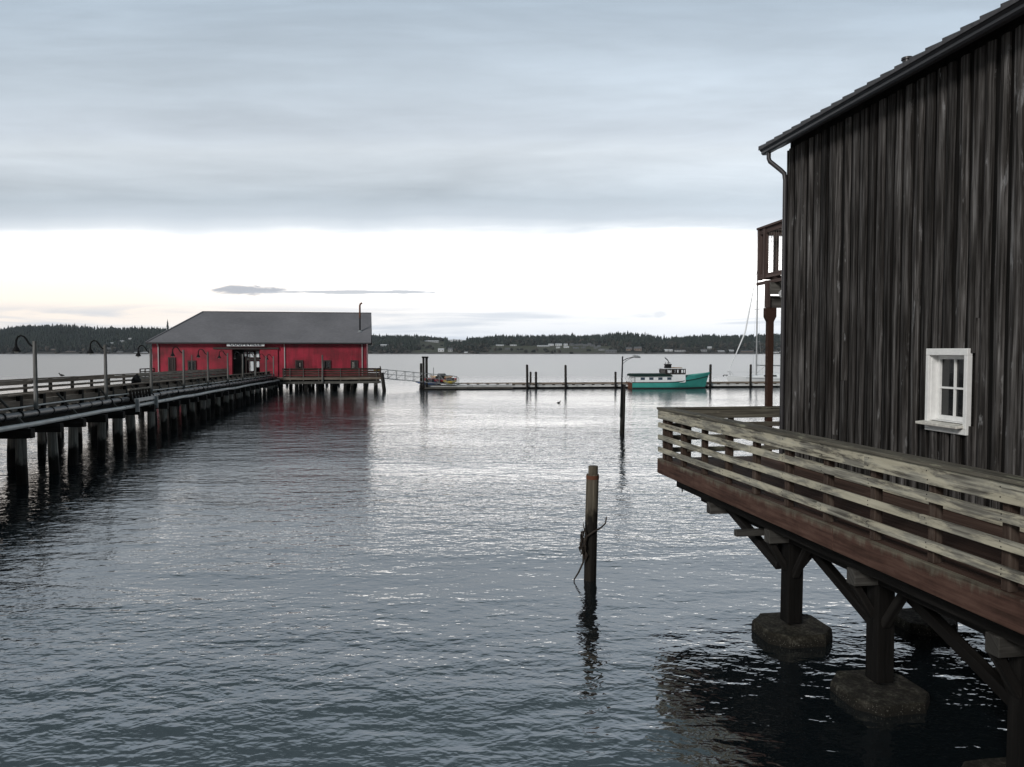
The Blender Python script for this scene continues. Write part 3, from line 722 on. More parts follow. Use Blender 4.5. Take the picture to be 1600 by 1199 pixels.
# the far slope of the roof, unseen from the water side
roof.prism([B(S0R, -4.5, zz(-4.5)), B(S0R, -9.4, zz(-4.5) - 4.9 * slope), B(S0R, -9.4, zz(-4.5) - 4.9 * slope + .06), B(S0R, -4.5, zz(-4.5) + .05)], -U * (LB + .6))
rf = roof.build('roof', M['barn_roof'], barn)
vt = MB(); vt.tube([B(3.78, .22, zz(.22)), B(3.78, .22, zz(.22) + .10)], .06, 10); vt.tube([B(3.78, .22, zz(.22) + .08), B(3.78, .22, zz(.22) + .11)], .075, 10); vt.build('vent_pipe', M['gutter'], rf, smooth=True)
gt = MB(); prof = [(GO - .10, 8.085), (GO - .10, 7.965), (GO - .02, 7.962), (GO + .01, 7.985), (GO + .012, 8.02), (GO + .045, 8.045), (GO + .045, 8.08), (GO + .03, 8.085)]
gt.prism([B(S0R, o, z) for o, z in prof], -U * (LB + .5)); gt.build('gutter', M['gutter'], barn)
sf = MB(); sf.prism([B(S0R + .03, GO - .10, 7.99), B(S0R + .03, .0, 8.12), B(S0R + .03, .0, 8.16), B(S0R + .03, GO - .10, 8.03)], -U * (LB + .4))
sf.prism([B(S0R + .005, GO - .11, 8.045), B(S0R + .005, -4.5, 8.05 + (GO + 4.4) * slope), B(S0R + .005, -4.5, 8.22 + (GO + 4.4) * slope - .17), B(S0R + .005, GO - .11, 8.09)], -U * .03)
sf.build('soffit', M['soffit'], barn)
ds = MB(); ds.tube([B(-.10, GO - .05, 7.97), B(-.10, GO - .05, 7.86), B(-.09, GO - .07, 7.80), B(.02, .17, 7.62), B(.05, .11, 7.55), B(.06, .095, 7.42), B(.06, .095, DZ + .12)], .042, 10)
ds.build('downspout', M['gutter'], barn, smooth=True)

# balcony on the barn's far gable with its stained post
bal = thing('balcony', tuple(B(-.7, -.07, 5.6)), 'upper balcony with wire mesh railing on the far gable of the weathered barn', 'balcony')
zb, zt = 5.70, 6.74; bo = -.10; be = -1.40
fl = MB()
fl.beam(B(-.05, bo - 2.5, zb - .06), B(be + .02, bo - 2.5, zb - .06), 4.9, .04, up=(0, 0, 1)); fl.build('floor', M['balcony_wood'], bal)
rl = MB()
def rail_panel(p, q2):
    rl.beam((p.x, p.y, zt), (q2.x, q2.y, zt), .13, .04); rl.beam((p.x, p.y, zt - .075), (q2.x, q2.y, zt - .075), .04, .10)
    rl.beam((p.x, p.y, zb + .05), (q2.x, q2.y, zb + .05), .045, .09)
rail_panel(B(-.02, bo, 0), B(be, bo, 0)); rail_panel(B(be, bo - .06, 0), B(be, bo - 5, 0)); rl.build('handrail', M['balcony_wood'], bal)
for (s_, o_) in ((be + .04, bo), (-1.10, bo), (-.1, bo), (be + .03, -1.0), (be + .03, -2.2), (be + .03, -3.4)):
    mb = MB(); mb.beam(B(s_, o_, zb - .02), B(s_, o_, zt - .02), .085, .085, up=U); mb.build('post', M['balcony_wood'], bal)
ws = MB()
for i in range(1, 9):
    z = zb + .1 + i * .1
    ws.tube([B(-.14, bo, z), B(-1.06, bo, z)], .003, 4); ws.tube([B(be + .03, bo - .1, z), B(be + .03, -3.4, z)], .003, 4)
for i in range(9): ws.tube([B(-.15 - i * .1, bo, zb + .1), B(-.15 - i * .1, bo, zt - .12)], .003, 4)
for i in range(32): ws.tube([B(be + .03, bo - .15 - i * .1, zb + .1), B(be + .03, bo - .15 - i * .1, zt - .12)], .003, 4)
ws.build('wire_mesh', M['wire'], bal)
bp_ = MB(); bp_.beam(B(be + .06, -.44, zb + .1), B(be + .06, -.44, zt - .1), .03, .20, up=U); bp_.beam(B(be + .06, -1.3, zt - .16), B(be + .06, -3.2, zt - .16), .03, .10); bp_.build('infill_board', M['balcony_wood'], bal)
bmn = MB()
for z_, so_ in ((5.46, -.63), (5.20, -.78)):
    bmn.beam(B(so_, .02, z_), B(so_, -5, z_), .07, .235)
bmn.build('floor_beam', M['grey_timber'], bal)
js = MB()
for o_ in (-.06, -.55, -1.05, -1.55): js.beam(B(-.02, o_, 5.605), B(be + .02, o_, 5.605), .05, .06)
js.beam(B(-.70, .045, 5.08), B(-.70, .045, 5.62), .1, .05, up=U)
js.build('joists', M['balcony_wood'], bal)
ps = MB(); ps.prism([B(-.66, x - .02, z) for x, z in ((-.058, 2.1), (.058, 2.1), (.058, 4.80), (.11, 4.90), (.11, 5.075), (-.11, 5.075), (-.11, 4.90), (-.058, 4.80))], U * .115)
ps.build('support_post', M['red_post'], bal)
lt = MB(); c0 = B(-.56, -.24, 5.38); lt.tube([c0, c0 + V((-.05, -.10, -.02)), c0 + V((-.10, -.2, -.05))], [.035, .07, .085], 10); lt.build('floodlight', M['steel'], bal, smooth=True)

# deck beside the barn
U, N = UD, ND
DE = 2.19; DS0, DS1 = -.80, 10.6
deck = thing('timber_deck', tuple(B(4, 1.0, 0)), 'raised brown timber deck on posts wrapping round the weathered barn', 'deck')
mb = MB(); o = DE - .02
while o > .02:
    w = .138; s0 = DS0
    cut = random.uniform(2.5, 5)
    o_in = max(o - w, .003)
    for a, c in ((DS0, DS0 + cut), (DS0 + cut + .004, DS1)):
        mb.beam(B(a, (o + o_in) / 2, DZ - .02 + random.uniform(-.002, .002)), B(c, (o + o_in) / 2, DZ - .02 + random.uniform(-.002, .002)), o - o_in - .007, .038, jit=.001)
    o -= w
o = .0
while o > -5:
    mb.beam(B(DS0, o - .07, DZ - .02), B(-.03, o - .07, DZ - .02), .131, .038); o -= .138
mb.build('deck_boards', M['deck_wood'], deck)
mb = MB(); mb.beam(B(DS0 - .04, DE + .025, DZ - .142), B(5.2, DE + .025, DZ - .142), .05, .29, jit=.003); mb.beam(B(5.206, DE + .025, DZ - .142), B(DS1, DE + .025, DZ - .142), .05, .29, jit=.003)
mb.beam(B(DS0 - .025, DE - .004, DZ - .142), B(DS0 - .025, -5, DZ - .142), .05, .285)
mb.build('fascia', M['fascia'], deck, bevel=.005)
mb = MB()
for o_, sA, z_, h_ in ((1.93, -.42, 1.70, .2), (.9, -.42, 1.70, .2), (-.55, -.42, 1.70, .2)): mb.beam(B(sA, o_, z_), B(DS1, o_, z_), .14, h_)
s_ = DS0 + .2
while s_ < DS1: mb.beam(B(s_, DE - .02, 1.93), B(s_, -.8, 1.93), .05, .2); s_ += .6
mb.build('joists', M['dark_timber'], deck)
PS = [3.18, 5.24, 7.42, 9.5]; PO = 1.61
cap = MB()
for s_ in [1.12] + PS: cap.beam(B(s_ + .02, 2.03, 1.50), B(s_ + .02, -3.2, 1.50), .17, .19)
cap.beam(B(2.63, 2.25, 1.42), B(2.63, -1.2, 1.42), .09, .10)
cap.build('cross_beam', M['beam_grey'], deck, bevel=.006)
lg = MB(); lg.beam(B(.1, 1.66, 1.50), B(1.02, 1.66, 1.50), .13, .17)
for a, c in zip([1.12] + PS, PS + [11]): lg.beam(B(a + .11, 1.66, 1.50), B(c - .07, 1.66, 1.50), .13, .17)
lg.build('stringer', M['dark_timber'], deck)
def pad(s_, o_, r_, top, rot, sq=1.0):
    mb = MB(); c0 = B(s_, o_, 0); rings = []; base = []
    cor = [(1, -.52), (1, .55), (.56, 1), (-.5, 1), (-1, .5), (-1, -.58), (-.55, -1), (.5, -1)]
    for (x0, y0), (x1, y1) in zip(cor, cor[1:] + cor[:1]):
        for f in (0, .5): base.append((x0 + (x1 - x0) * f, y0 + (y1 - y0) * f))
    base = [(x * (1 + .05 * mnoise.noise(V((i * 1.7, s_, o_)))), y * (1 + .05 * mnoise.noise(V((i * 1.7, o_, s_))))) for i, (x, y) in enumerate(base)]
    for zz_, k in ((-1.0, 1.0), (-.05, 1.01), (top * .5, 1.0), (top - .022, .985), (top, .955), (top + .004, .5)):
        ring = []
        for i, (x, y) in enumerate(base):
            kk = k * (1 + .015 * mnoise.noise(V((i * 2.3, zz_ * 9, s_)))) * r_ * .90
            q = c0 + N * (x * kk) - U * (y * kk); ring.append((q.x, q.y, zz_ + (.010 * mnoise.noise(V((i * 1.3, s_, 2))) if zz_ > 0 else 0)))
        rings.append(ring)
    return mb.loft(rings).build('footing', M['pad'], deck)
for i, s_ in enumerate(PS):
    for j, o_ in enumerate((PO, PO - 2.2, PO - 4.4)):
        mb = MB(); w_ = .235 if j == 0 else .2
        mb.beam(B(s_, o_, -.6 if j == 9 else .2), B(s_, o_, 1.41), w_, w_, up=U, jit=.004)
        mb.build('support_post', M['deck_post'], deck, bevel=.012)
        pad(s_, o_, .56 if j == 0 else .46, (.17, .12, .12, .12)[i] if j == 0 else .15, .3 + .35 * i + j)
br = MB()
for s_ in PS:
    for sg in (-1, 1): br.beam(B(s_ + sg * .11, PO + .02, .92), B(s_ + sg * .48, PO + .02, 1.45), .10, .09)
    br.beam(B(s_, PO + .10, 1.0), B(s_, PO + .38, 1.44), .09, .10, up=U); br.beam(B(s_, PO - .10, 1.0), B(s_, PO - .5, 1.44), .09, .10, up=U)
br.beam(B(3.10, PO + .15, 1.02), B(1.35, PO + .15, 1.56), .12, .13)
for a, c in zip(PS, PS[1:]): br.beam(B(a + .1, PO - .15, 1.42), B(c - .1, PO - .15, .70), .12, .13)
br.build('brace', M['dark_timber'], deck, bevel=.008)
hk = MB(); hk.tube([B(-.38, 1.9, 1.62), B(-.38, 1.9, 1.50)], .012, 6); hk.build('bolt', M['dark_metal'], deck)

rail = thing('deck_railing', tuple(B(4, DE, DZ)), 'weathered grey lichen-spotted railing with three slats along the timber deck', 'railing')
PX = [DS0 + .12]
while PX[-1] < DS1 - .9: PX.append(PX[-1] + .935)
for s_ in PX + [DS0 + .34]:
    mb = MB(); mb.beam(B(s_, DE - .06, DZ - .0), B(s_, DE - .06, DZ + .965), .095, .095, up=U, jit=.002); mb.build('post', M['post_wood'], rail, bevel=.006)
for o_ in (DE - .55, .75, -.55, -1.9, -3.2):
    mb = MB(); mb.beam(B(DS0 + .06, o_, DZ), B(DS0 + .06, o_, DZ + .965), .095, .095, up=U); mb.build('post', M['post_wood'], rail, bevel=.006)
def board(name, z0, z1, oo, ww, m_, cuts):
    mb = MB(); e = [DS0 - .04] + cuts + [DS1]
    for a, c in zip(e, e[1:]): mb.beam(B(a + .002, oo, (z0 + z1) / 2 + random.uniform(-.003, .003)), B(c - .002, oo + random.uniform(-.002, .002), (z0 + z1) / 2 + random.uniform(-.003, .003)), ww, z1 - z0, jit=.003)
    if oo > DE:
        for s_ in PX[1:]:
            for f in (.25, .75): c_ = B(s_ + random.uniform(-.02, .02), oo + ww / 2 + .001, z0 + (z1 - z0) * f); mb.tube([c_, c_ + N * .006], .008, 6, mi=1)
    return mb.build(name, [m_, M['dark_metal']], rail, bevel=.006)
board('cap_board', DZ + .97, DZ + 1.012, DE - .045, .235, M['cap_wood'], [1.3, 4.9])
board('top_board', DZ + .79, DZ + .968, DE + .026, .042, M['rail_wood'], [2.04, 5.78])
for k, (z0, z1) in enumerate(((.615, .71), (.375, .47), (.135, .23))):
    board('slat', DZ + z0, DZ + z1, DE + .024, .038, M['rail_wood'], [[1.1, 3.9], [2.97, 6.7], [2.03, 4.84]][k])
def eboard(name, z0, z1, ss, ww, m_):
    mb = MB(); mb.beam(B(ss, DE - .17 if name == 'cap_board' else DE - .01, (z0 + z1) / 2), B(ss, -5, (z0 + z1) / 2), ww, z1 - z0, jit=.002); return mb.build(name, m_, rail, bevel=.006)
eboard('cap_board', DZ + .968, DZ + 1.008, DS0 + .06, .20, M['cap_wood'])
eboard('top_board', DZ + .79, DZ + .966, DS0 + .125, .04, M['cap_wood'])
for z0, z1 in ((.615, .71), (.375, .47), (.135, .23)): eboard('slat', DZ + z0, DZ + z1, DS0 + .125, .038, M['cap_wood'])

#==WATERSIDE==
# ------------------------------------------------------------------ pilings standing alone in the water
pb = at(922, 911, 14.0); pb.z = 0
pil = thing('mooring_piling', tuple(pb), 'old square-headed piling with a caught branch standing alone in the near water', 'piling')
mb = MB(); rr = .112; top = at(926, 741, 14.0)
mb.tube([(pb.x, pb.y, -1.5), (pb.x, pb.y, 0), (pb.x + .015, pb.y, 1.0), (top.x, pb.y, top.z)], [rr * 1.02, rr, rr * 1.02, rr * 1.03], 16, jit=.03)
mb.build('shaft', M['near_piling'], pil, smooth=True)
mb = MB(); mb.tube([(top.x + .01, pb.y, top.z), (top.x + .01, pb.y, top.z + .15)], [.09, .088], 12, jit=.03); mb.build('head', M['near_piling'], pil, smooth=True)
mb = MB(); mb.tube([(top.x, pb.y, top.z - .09), (top.x, pb.y, top.z - .02)], rr * 1.06, 16); mb.build('iron_band', M['rust'], pil, smooth=True)
brn = thing('driftwood_branch', (pb.x - .12, pb.y - .1, .6), 'thin bent driftwood branch and weed tangled on the near piling', 'driftwood')
mb = MB(); c0 = pb
mb.tube([(c0.x + .28, c0.y - .14, 1.20), (c0.x + .26, c0.y - .14, 1.08), (c0.x + .17, c0.y - .13, .99), (c0.x + .05, c0.y - .14, .93), (c0.x - .08, c0.y - .15, .84), (c0.x - .13, c0.y - .12, .6), (c0.x - .14, c0.y - .10, .35), (c0.x - .22, c0.y - .10, .17), (c0.x - .30, c0.y - .10, .04), (c0.x - .31, c0.y - .1, -.1)],
        [.012, .014, .016, .018, .02, .02, .018, .016, .013, .01], 6)
mb.tube([(c0.x - .08, c0.y - .15, .84), (c0.x - .13, c0.y - .15, 1.0), (c0.x - .15, c0.y - .14, 1.1)], [.02, .012, .006], 6); mb.build('stem', M['branch'], brn)
mb = MB()
for i in range(26):
    a = random.uniform(0, 6.28); z = random.uniform(.42, .92); x = c0.x - .135 + random.uniform(-.045, .03); y = c0.y - .12 + random.uniform(-.04, .04)
    mb.tube([(x, y, z + random.uniform(.03, .1)), (x + random.uniform(-.03, .03), y + random.uniform(-.02, .02), z), (x + random.uniform(-.04, .04), y, z - random.uniform(.05, .14))], [.004, random.uniform(.016, .03), .003], 5)
mb.build('weed', M['branch'], brn)

# lamp on a piling in mid water
lb = at(972, 677, 39.5); lb.z = 0; Ym = 39.5
lmp = thing('harbour_lamp', tuple(lb), 'dark piling in mid water carrying a thin lamp pole with curved arm', 'lamp')
zt_ = at(972, 601, Ym).z; zp = at(972, 557, Ym).z
mb = MB(); mb.tube([(lb.x - .02, Ym, -1), (lb.x, Ym, 0), (lb.x + .06, Ym, zt_)], [.125, .125, .115], 12, jit=.03); mb.build('piling', M['dock_piling'], lmp, smooth=True)
mb = MB(); x_ = at(971, 600, Ym).x; mb.tube([(x_ - .05, Ym - .16, .85), (x_ + .03, Ym - .16, zp)], [.05, .035], 8); mb.build('pole', M['dark_metal'], lmp, smooth=True)
mb = MB(); xa = at(985, 558, Ym).x; pz = lambda r: at(972, r, Ym).z
mb.tube([(x_ + .03, Ym - .16, pz(564)), (x_ + .25, Ym - .16, pz(560.5)), (x_ + .5, Ym - .16, pz(558.6)), (x_ + .75, Ym - .16, pz(557.8))], .02, 6)
mb.tube([(x_ + .03, Ym - .16, pz(569)), (x_ + .2, Ym - .16, pz(564)), (x_ + .45, Ym - .16, pz(560)), (x_ + .62, Ym - .16, pz(558.2))], .012, 6); mb.build('arm', M['dark_metal'], lmp)
mb = MB(); mb.tube([(x_ + .5, Ym - .16, pz(557.6)), (x_ + .62, Ym - .16, pz(557)), (x_ + .8, Ym - .16, pz(557.6)), (x_ + .95, Ym - .16, pz(558.6))], [.03, .075, .06, .03], 8); mb.build('lamp_head', M['steel'], lmp, smooth=True)

# ------------------------------------------------------------------ the long pier
PW = V((-.1585, 1.0, 0)).normalized(); PM = V((PW.y, -PW.x, 0))
PSL = .011                            # the pier falls a little towards the wharf
def Q(l, a, z): q = V((-14.82, 20, 0)) + PW * l + PM * a; return V((q.x, q.y, z + PSL * (80 - q.y)))
LEN = 60.6; L_START = -5.0
def left_a(l): return -5.15
pier = thing('pier', tuple(Q(28, -3, 0)), 'long grey timber pier on pilings leading from the left to the red building', 'pier')
PZ = 1.55
mb = MB(); l = L_START
while l < LEN:
    mb.beam(Q(l, -.55, PZ - .04), Q(l, left_a(l), PZ - .04), .29, .07); l += .30
mb.build('deck_planks', M['pier_deck'], pier)
mb = MB()
for a in (-.62, -2.8): mb.beam(Q(L_START, a, PZ - .26), Q(LEN, a, PZ - .26), .2, .34)
mb.beam(Q(L_START, left_a(L_START) + .3, PZ - .26), Q(LEN, left_a(LEN) + .3, PZ - .26), .2, .34)
mb.build('stringer', M['dark_timber'], pier)
mb = MB(); l = -4.2; bents = []
while l < LEN - 1: bents.append(l); l += random.uniform(1.95, 2.25)
for l in bents: mb.beam(Q(l, .28, 1.0), Q(l, left_a(l) - .2, 1.0), .28, .3)
mb.build('cross_beam', M['dark_timber'], pier)
for l in bents:
    wd = -left_a(l)
    for j, a in enumerate((-.02, -2.3, -wd + .3)):
        if j and random.random() < .12: continue
        a += random.uniform(-.15, .15); r_ = random.uniform(.14, .19); ln = random.uniform(-.07, .07)
        mb = MB(); mb.tube([Q(l + random.uniform(-.1, .1), a + ln, -1.2), Q(l, a + ln * .5, 0), Q(l, a, .85)], [r_ * 1.08, r_ * 1.03, r_ * .95], 10, jit=.03)
        mb.build('piling', M['piling'], pier, smooth=True)

# right railing of the pier
rr_ = thing('pier_railing', tuple(Q(28, -.8, PZ)), 'brown plank railing along the near side of the long pier with slanting struts', 'railing')
zc_ = 2.17
mb = MB(); l = L_START
while l < LEN: e = min(l + 4.9, LEN); mb.beam(Q(l, -.76, zc_ + random.uniform(-.01, .01)), Q(e - .01, -.76, zc_ + random.uniform(-.01, .01)), .26, .05, jit=.004); l += 4.9
mb.build('cap_board', M['pier_wood'], rr_)
mb = MB(); l = L_START
while l < LEN:
    e = min(l + 4.2, LEN); mb.beam(Q(l, -.86, 2.06), Q(e - .01, -.86, 2.06), .05, .17, jit=.006); mb.beam(Q(l + .6, -.72, 1.87), Q(min(e + .6, LEN) - .01, -.72, 1.87), .16, .19, jit=.006); l += 4.2
mb.build('rail_board', M['pier_wood'], rr_)
mb = MB(); mb.beam(Q(L_START, -.80, 1.69), Q(LEN, -.80, 1.69), .15, .08); l = L_START
while l < LEN: mb.beam(Q(l, -.8, 1.60), Q(l + .35, -.8, 1.60), .14, .10); l += .95
mb.build('bull_rail', M['pier_deck'], rr_)
l = L_START + .4
while l < LEN:
    mb = MB(); mb.beam(Q(l, -.70, 1.35), Q(l, -.70, zc_ - .03), .13, .20, up=PW); mb.build('post', M['dark_timber'], rr_); l += 1.72
l = L_START + .95
while l < LEN - 1:
    mb = MB(); mb.beam(Q(l, -.70, zc_ - .05), Q(l, .14, 1.12), .06, .09, up=PW); mb.build('strut', M['grey_timber'], rr_); l += 4.1 + random.uniform(-.15, .15)

def pipe_run(name, a, z, r_, m_, label, seg, colr):
    o = thing(name, tuple(Q(28, a, z)), label, 'pipe'); mb = MB(); l = L_START; pts = []
    while l < LEN + .5: pts.append(Q(l, a + random.uniform(-.015, .015), z + random.uniform(-.02, .02))); l += 2.0
    mb.tube(pts, r_, 10); mb.build('tube', m_, o, smooth=True)
    if seg:
        l = L_START + .5
        mb = MB()
        while l < LEN: c = Q(l, a, z); mb.tube([c, Q(l + .07, a, z)], r_ * 1.12, 10); l += seg
        mb.build('couplings', colr, o)
pipe_run('water_pipe', .06, 1.27, .08, M['pipe'], 'pale thick pipe running lowest along the near side of the pier', 6.0, M['steel'])
pipe_run('sewer_pipe', -.28, 1.56, .12, M['black_pipe'], 'dark jointed pipe running just above the pale pipe on the pier', 1.15, M['black'])
pipe_run('conduit', -.36, 1.80, .028, M['pipe'], 'thin pale conduit lying above the dark jointed pipe on the pier', 0, None)
# little landing with upright bars on the railing
ld = thing('ladder_landing', tuple(Q(16, -.2, 1.2)), 'small grey ladder landing with dark upright bars hung on the pier side', 'ladder')
mb = MB(); l0, l1 = 14.6, 17.7
mb.beam(Q(l0, .16, 1.52), Q(l1, .16, 1.52), .05, .16); mb.build('grey_board', M['steel'], ld)
for l in (l0 + .15, l1 - .12):
    mb = MB(); mb.beam(Q(l, .22, 1.58), Q(l, .22, 1.0), .16, .06, up=PW); mb.build('bracket', M['steel'], ld)
mb = MB(); mb.beam(Q(l0, -.1, 2.0), Q(l1, -.1, 2.0), .07, .07); mb.build('top_bar', M['pier_deck'], ld)
for i in range(7):
    mb = MB(); l = l0 + .2 + i * .45; mb.beam(Q(l, -.02, 1.45), Q(l, -.1, 1.97), .10, .06, up=PW); mb.build('bar', M['dark_timber'], ld)

# far railing of the pier
fr_ = thing('pier_railing', tuple(Q(20, -10, PZ)), 'open three-board railing along the far side of the long pier, water showing through', 'railing')
FA = -5.0; FL0, FL1 = -5.0, 59.6
def F(f, z, o=0): return Q(FL0 + (FL1 - FL0) * f, FA + o, z)
nb = 12
for name, z, w_, h_ in (('cap_board', 2.45, .2, .06), ('rail_board', 2.32, .05, .18), ('rail_board', 2.06, .05, .11), ('rail_board', 1.82, .05, .11)):
    mb = MB()
    for i in range(nb): mb.beam(F(i / nb, z + random.uniform(-.012, .012), .0 if name == 'cap_board' else .08), F((i + 1) / nb - .0003, z + random.uniform(-.012, .012), .0 if name == 'cap_board' else .08), w_, h_, jit=.005)
    mb.build(name, M['pier_wood'], fr_)
for i in range(25):
    mb = MB(); mb.beam(F(i / 24.5, 1.4), F(i / 24.5, 2.42), .12, .12); mb.build('post', M['dark_timber'], fr_)
# benches / solid boarding further out
bn = thing('boarded_railing', tuple(F(.7, PZ)), 'closely boarded grey railing at the building end of the far pier side', 'railing')
mb = MB()
for i in range(4): mb.beam(F(.565, 1.66 + i * .235, .20), F(.995, 1.66 + i * .235, .20), .06, .185, jit=.006)
mb.build('rail_board', M['pier_deck'], bn)
for i in range(9): mb = MB(); mb.beam(F(.57 + i * .052, 1.5, .11), F(.57 + i * .052, 2.40, .11), .1, .1); mb.build('post', M['dark_timber'], bn)
bi = at(213, 597, 49.0); PZb = 1.55 + PSL * 31
bin_ = thing('rubbish_bin', (bi.x, bi.y, PZb), 'small black bin with pointed lid standing by the far railing of the pier', 'bin')
mb = MB(); mb.tube([(bi.x, bi.y, PZb), (bi.x, bi.y, PZb + .45)], [.30, .28], 12); mb.build('body', M['black'], bin_)
mb = MB(); mb.tube([(bi.x, bi.y, PZb + .45), (bi.x, bi.y, PZb + .55), (bi.x, bi.y, PZb + .80), (bi.x, bi.y, PZb + .86)], [.30, .28, .11, .04], 12); mb.build('lid', M['dark_metal'], bin_)

# gooseneck lamps along the pier: column, row of the top
LP = [(0, 0), (55, 533), (165, 539), (236, 545.5), (287, 547), (325, 550), (356, 552), (379.3, 553.5), (399, 554.5), (416, 556), (427.5, 556.8)]
LBL = ['nearest gooseneck lamp of the pier at the far left', 'second gooseneck lamp of the pier against the wooded hill', 'gooseneck lamp rising at the left corner of the red building',
       'gooseneck lamp in front of the brown side door of the red building', 'gooseneck lamp right of the small dark window of the red building', 'gooseneck lamp just left of the big open doorway',
       'gooseneck lamp standing across the dark left half of the doorway', 'gooseneck lamp in front of the bright panes of the doorway', 'gooseneck lamp on the red wall right of the doorway', 'last gooseneck lamp where the pier meets the wharf deck']
def gooseneck(px, top, label, i):
    l = 11.95 / ((800 - px) / 1200 - .1585); X, Y = -11.95 - .1585 * l, l
    zt = at(px, top, Y).z
    zb0 = 1.45 + PSL * (80 - Y)
    g = thing('gooseneck_lamp', (X, Y, zb0), label, 'lamp', 'gooseneck lamps along the pier')
    mb = MB(); mb.tube([(X, Y, zb0), (X, Y, zb0 + 1.2), (X, Y, zt)], [.072, .067, .06], 8, jit=.02); mb.build('pole', M['pole_grey'], g, smooth=True)
    a0 = zt - .18; pts = []
    for dx, dz in ((0, 0), (-.12, .02), (-.24, .12), (-.33, .28), (-.43, .40), (-.56, .44), (-.68, .38), (-.75, .25), (-.76, .06)): pts.append((X + dx * .82, Y, a0 + dz * .82))
    mb = MB(); mb.tube(pts, .03, 6); mb.build('arm', M['dark_metal'], g, smooth=True)
    bx = X - .76 * .82; bz = a0 + .05
    mb = MB(); mb.tube([(bx, Y, bz + .05), (bx, Y, bz - .05), (bx, Y, bz - .10), (bx, Y, bz - .19), (bx, Y, bz - .23)], [.035, .045, .075, .12, .14], 12); sh = mb.build('lamp_shade', M['dark_metal'], g, smooth=True)
    mb = MB(); mb.tube([(bx, Y, bz - .225), (bx, Y, bz - .27)], [.075, .05], 8); mb.build('lens', M['lens'], g)
for i, q in enumerate(LP[1:]): gooseneck(q[0], q[1], LBL[i], i)
bd = thing('perched_bird', tuple(F(.35, 2.49)), 'small dark seabird perched on the far pier railing between the lamps', 'bird')
bp = at(96, 588, 1)
# place on the rail where the bird sits
def on_rail(px):
    best = None
    for k in range(1000):
        q = F(k / 1000, 2.49); e = abs(800 + 1200 * q.x / q.y - px)
        if best is None or e < best[0]: best = (e, q)
    return best[1]
def bird_mesh(o, c, sc, face, sit=False):
    mb = MB(); f = V((face, 0, 0)) * sc; u = V((0, 0, 1)) * sc
    mb.tube([c - f * .20 + u * .08, c - f * .12 + u * .10, c + u * .12, c + f * .10 + u * .14, c + f * .15 + u * .20, c + f * .17 + u * .27, c + f * .21 + u * .29, c + f * .25 + u * .28, c + f * .30 + u * .275],
            [.01 * sc, .05 * sc, .085 * sc, .07 * sc, .04 * sc, .035 * sc, .045 * sc, .02 * sc, .006 * sc], 8)
    mb.build('body', M['bird'], o, smooth=True)
    mb = MB()
    for sy in (-1, 1): mb.tube([c + f * .06 + u * .15 + V((0, .07 * sy * sc, 0)), c - f * .08 + u * .13 + V((0, .085 * sy * sc, 0)), c - f * .24 + u * .09 + V((0, .04 * sy * sc, 0))], [.02 * sc, .04 * sc, .008 * sc], 6)
    mb.build('wings', M['dark_metal'], o, smooth=True)
    if sit:
        mb = MB()
        for sy in (-.03, .03): mb.tube([c + V((0, sy * sc, 0)), c + u * .06 + V((0, sy * sc, 0))], .008 * sc, 5)
        mb.build('legs', M['bird'], o)
c = on_rail(96); bd.location = c; ORG[bd.name] = c.copy(); bird_mesh(bd, c, .62, -1, True)
dk_ = at(873, 632, 63); dk_.z = 0; dk_.y = 63
dko = thing('duck', tuple(dk_), 'tiny dark duck swimming on the bright water before the dock', 'duck'); bird_mesh(dko, V((dk_.x, dk_.y, -.05)), .75, 1)

#==RED BUILDING==
RF = V((.985, .1725, 0)).normalized(); RD = V((-RF.y, RF.x, 0)); RO = V((-15.8, 83.5, 0))   # RF along the front to the right, RD into the building
LW = 21.85; DW = 13.0; WZ = 1.50; EZ = 5.32
def G(tq, d, z): q = RO - RF * tq + RD * d; return V((q.x, q.y, z))                            # tq metres left of the right front corner
def tq(px, d=0):
    k = (px - 800) / 1200; P = RO + RD * d
    return (P.x - k * P.y) / (RF.x - k * RF.y)
def zq(px, py, d=0): q = G(tq(px, d), d, 0); return at(px, py, q.y).z
wharf = thing('wharf_building', tuple(G(LW / 2, DW / 2, WZ)), 'long red wooden wharf building with grey hipped roof at the end of the pier', 'building')
dt0, dt1 = tq(406), tq(364); dz1 = zq(385, 546)
mb = MB(); panels(mb, G(0, 0, 0), -RF, -RD, LW, WZ - .1, EZ + .1, .15, [(dt0, dt1, WZ - .1, dz1)])
bh = []
for x0, x1, y0, y1 in ((389.5, 396.5, 565, 580), (400.5, 405.5, 565, 574), (383, 386.5, 550, 557), (388.5, 397, 550, 558.5), (400, 405.5, 549, 558.5)):
    bh.append((tq(x1, DW), tq(x0, DW), zq(x0, y1, DW), zq(x0, y0, DW)))
panels(mb, G(0, DW, 0), -RF, RD, LW, WZ - .1, EZ + .1, .15, bh)
for tt_, nn in ((0, RF), (LW, -RF)): panels(mb, G(tt_, .155, 0), RD, nn, DW - .31, WZ - .1, EZ + .1, .15, [])
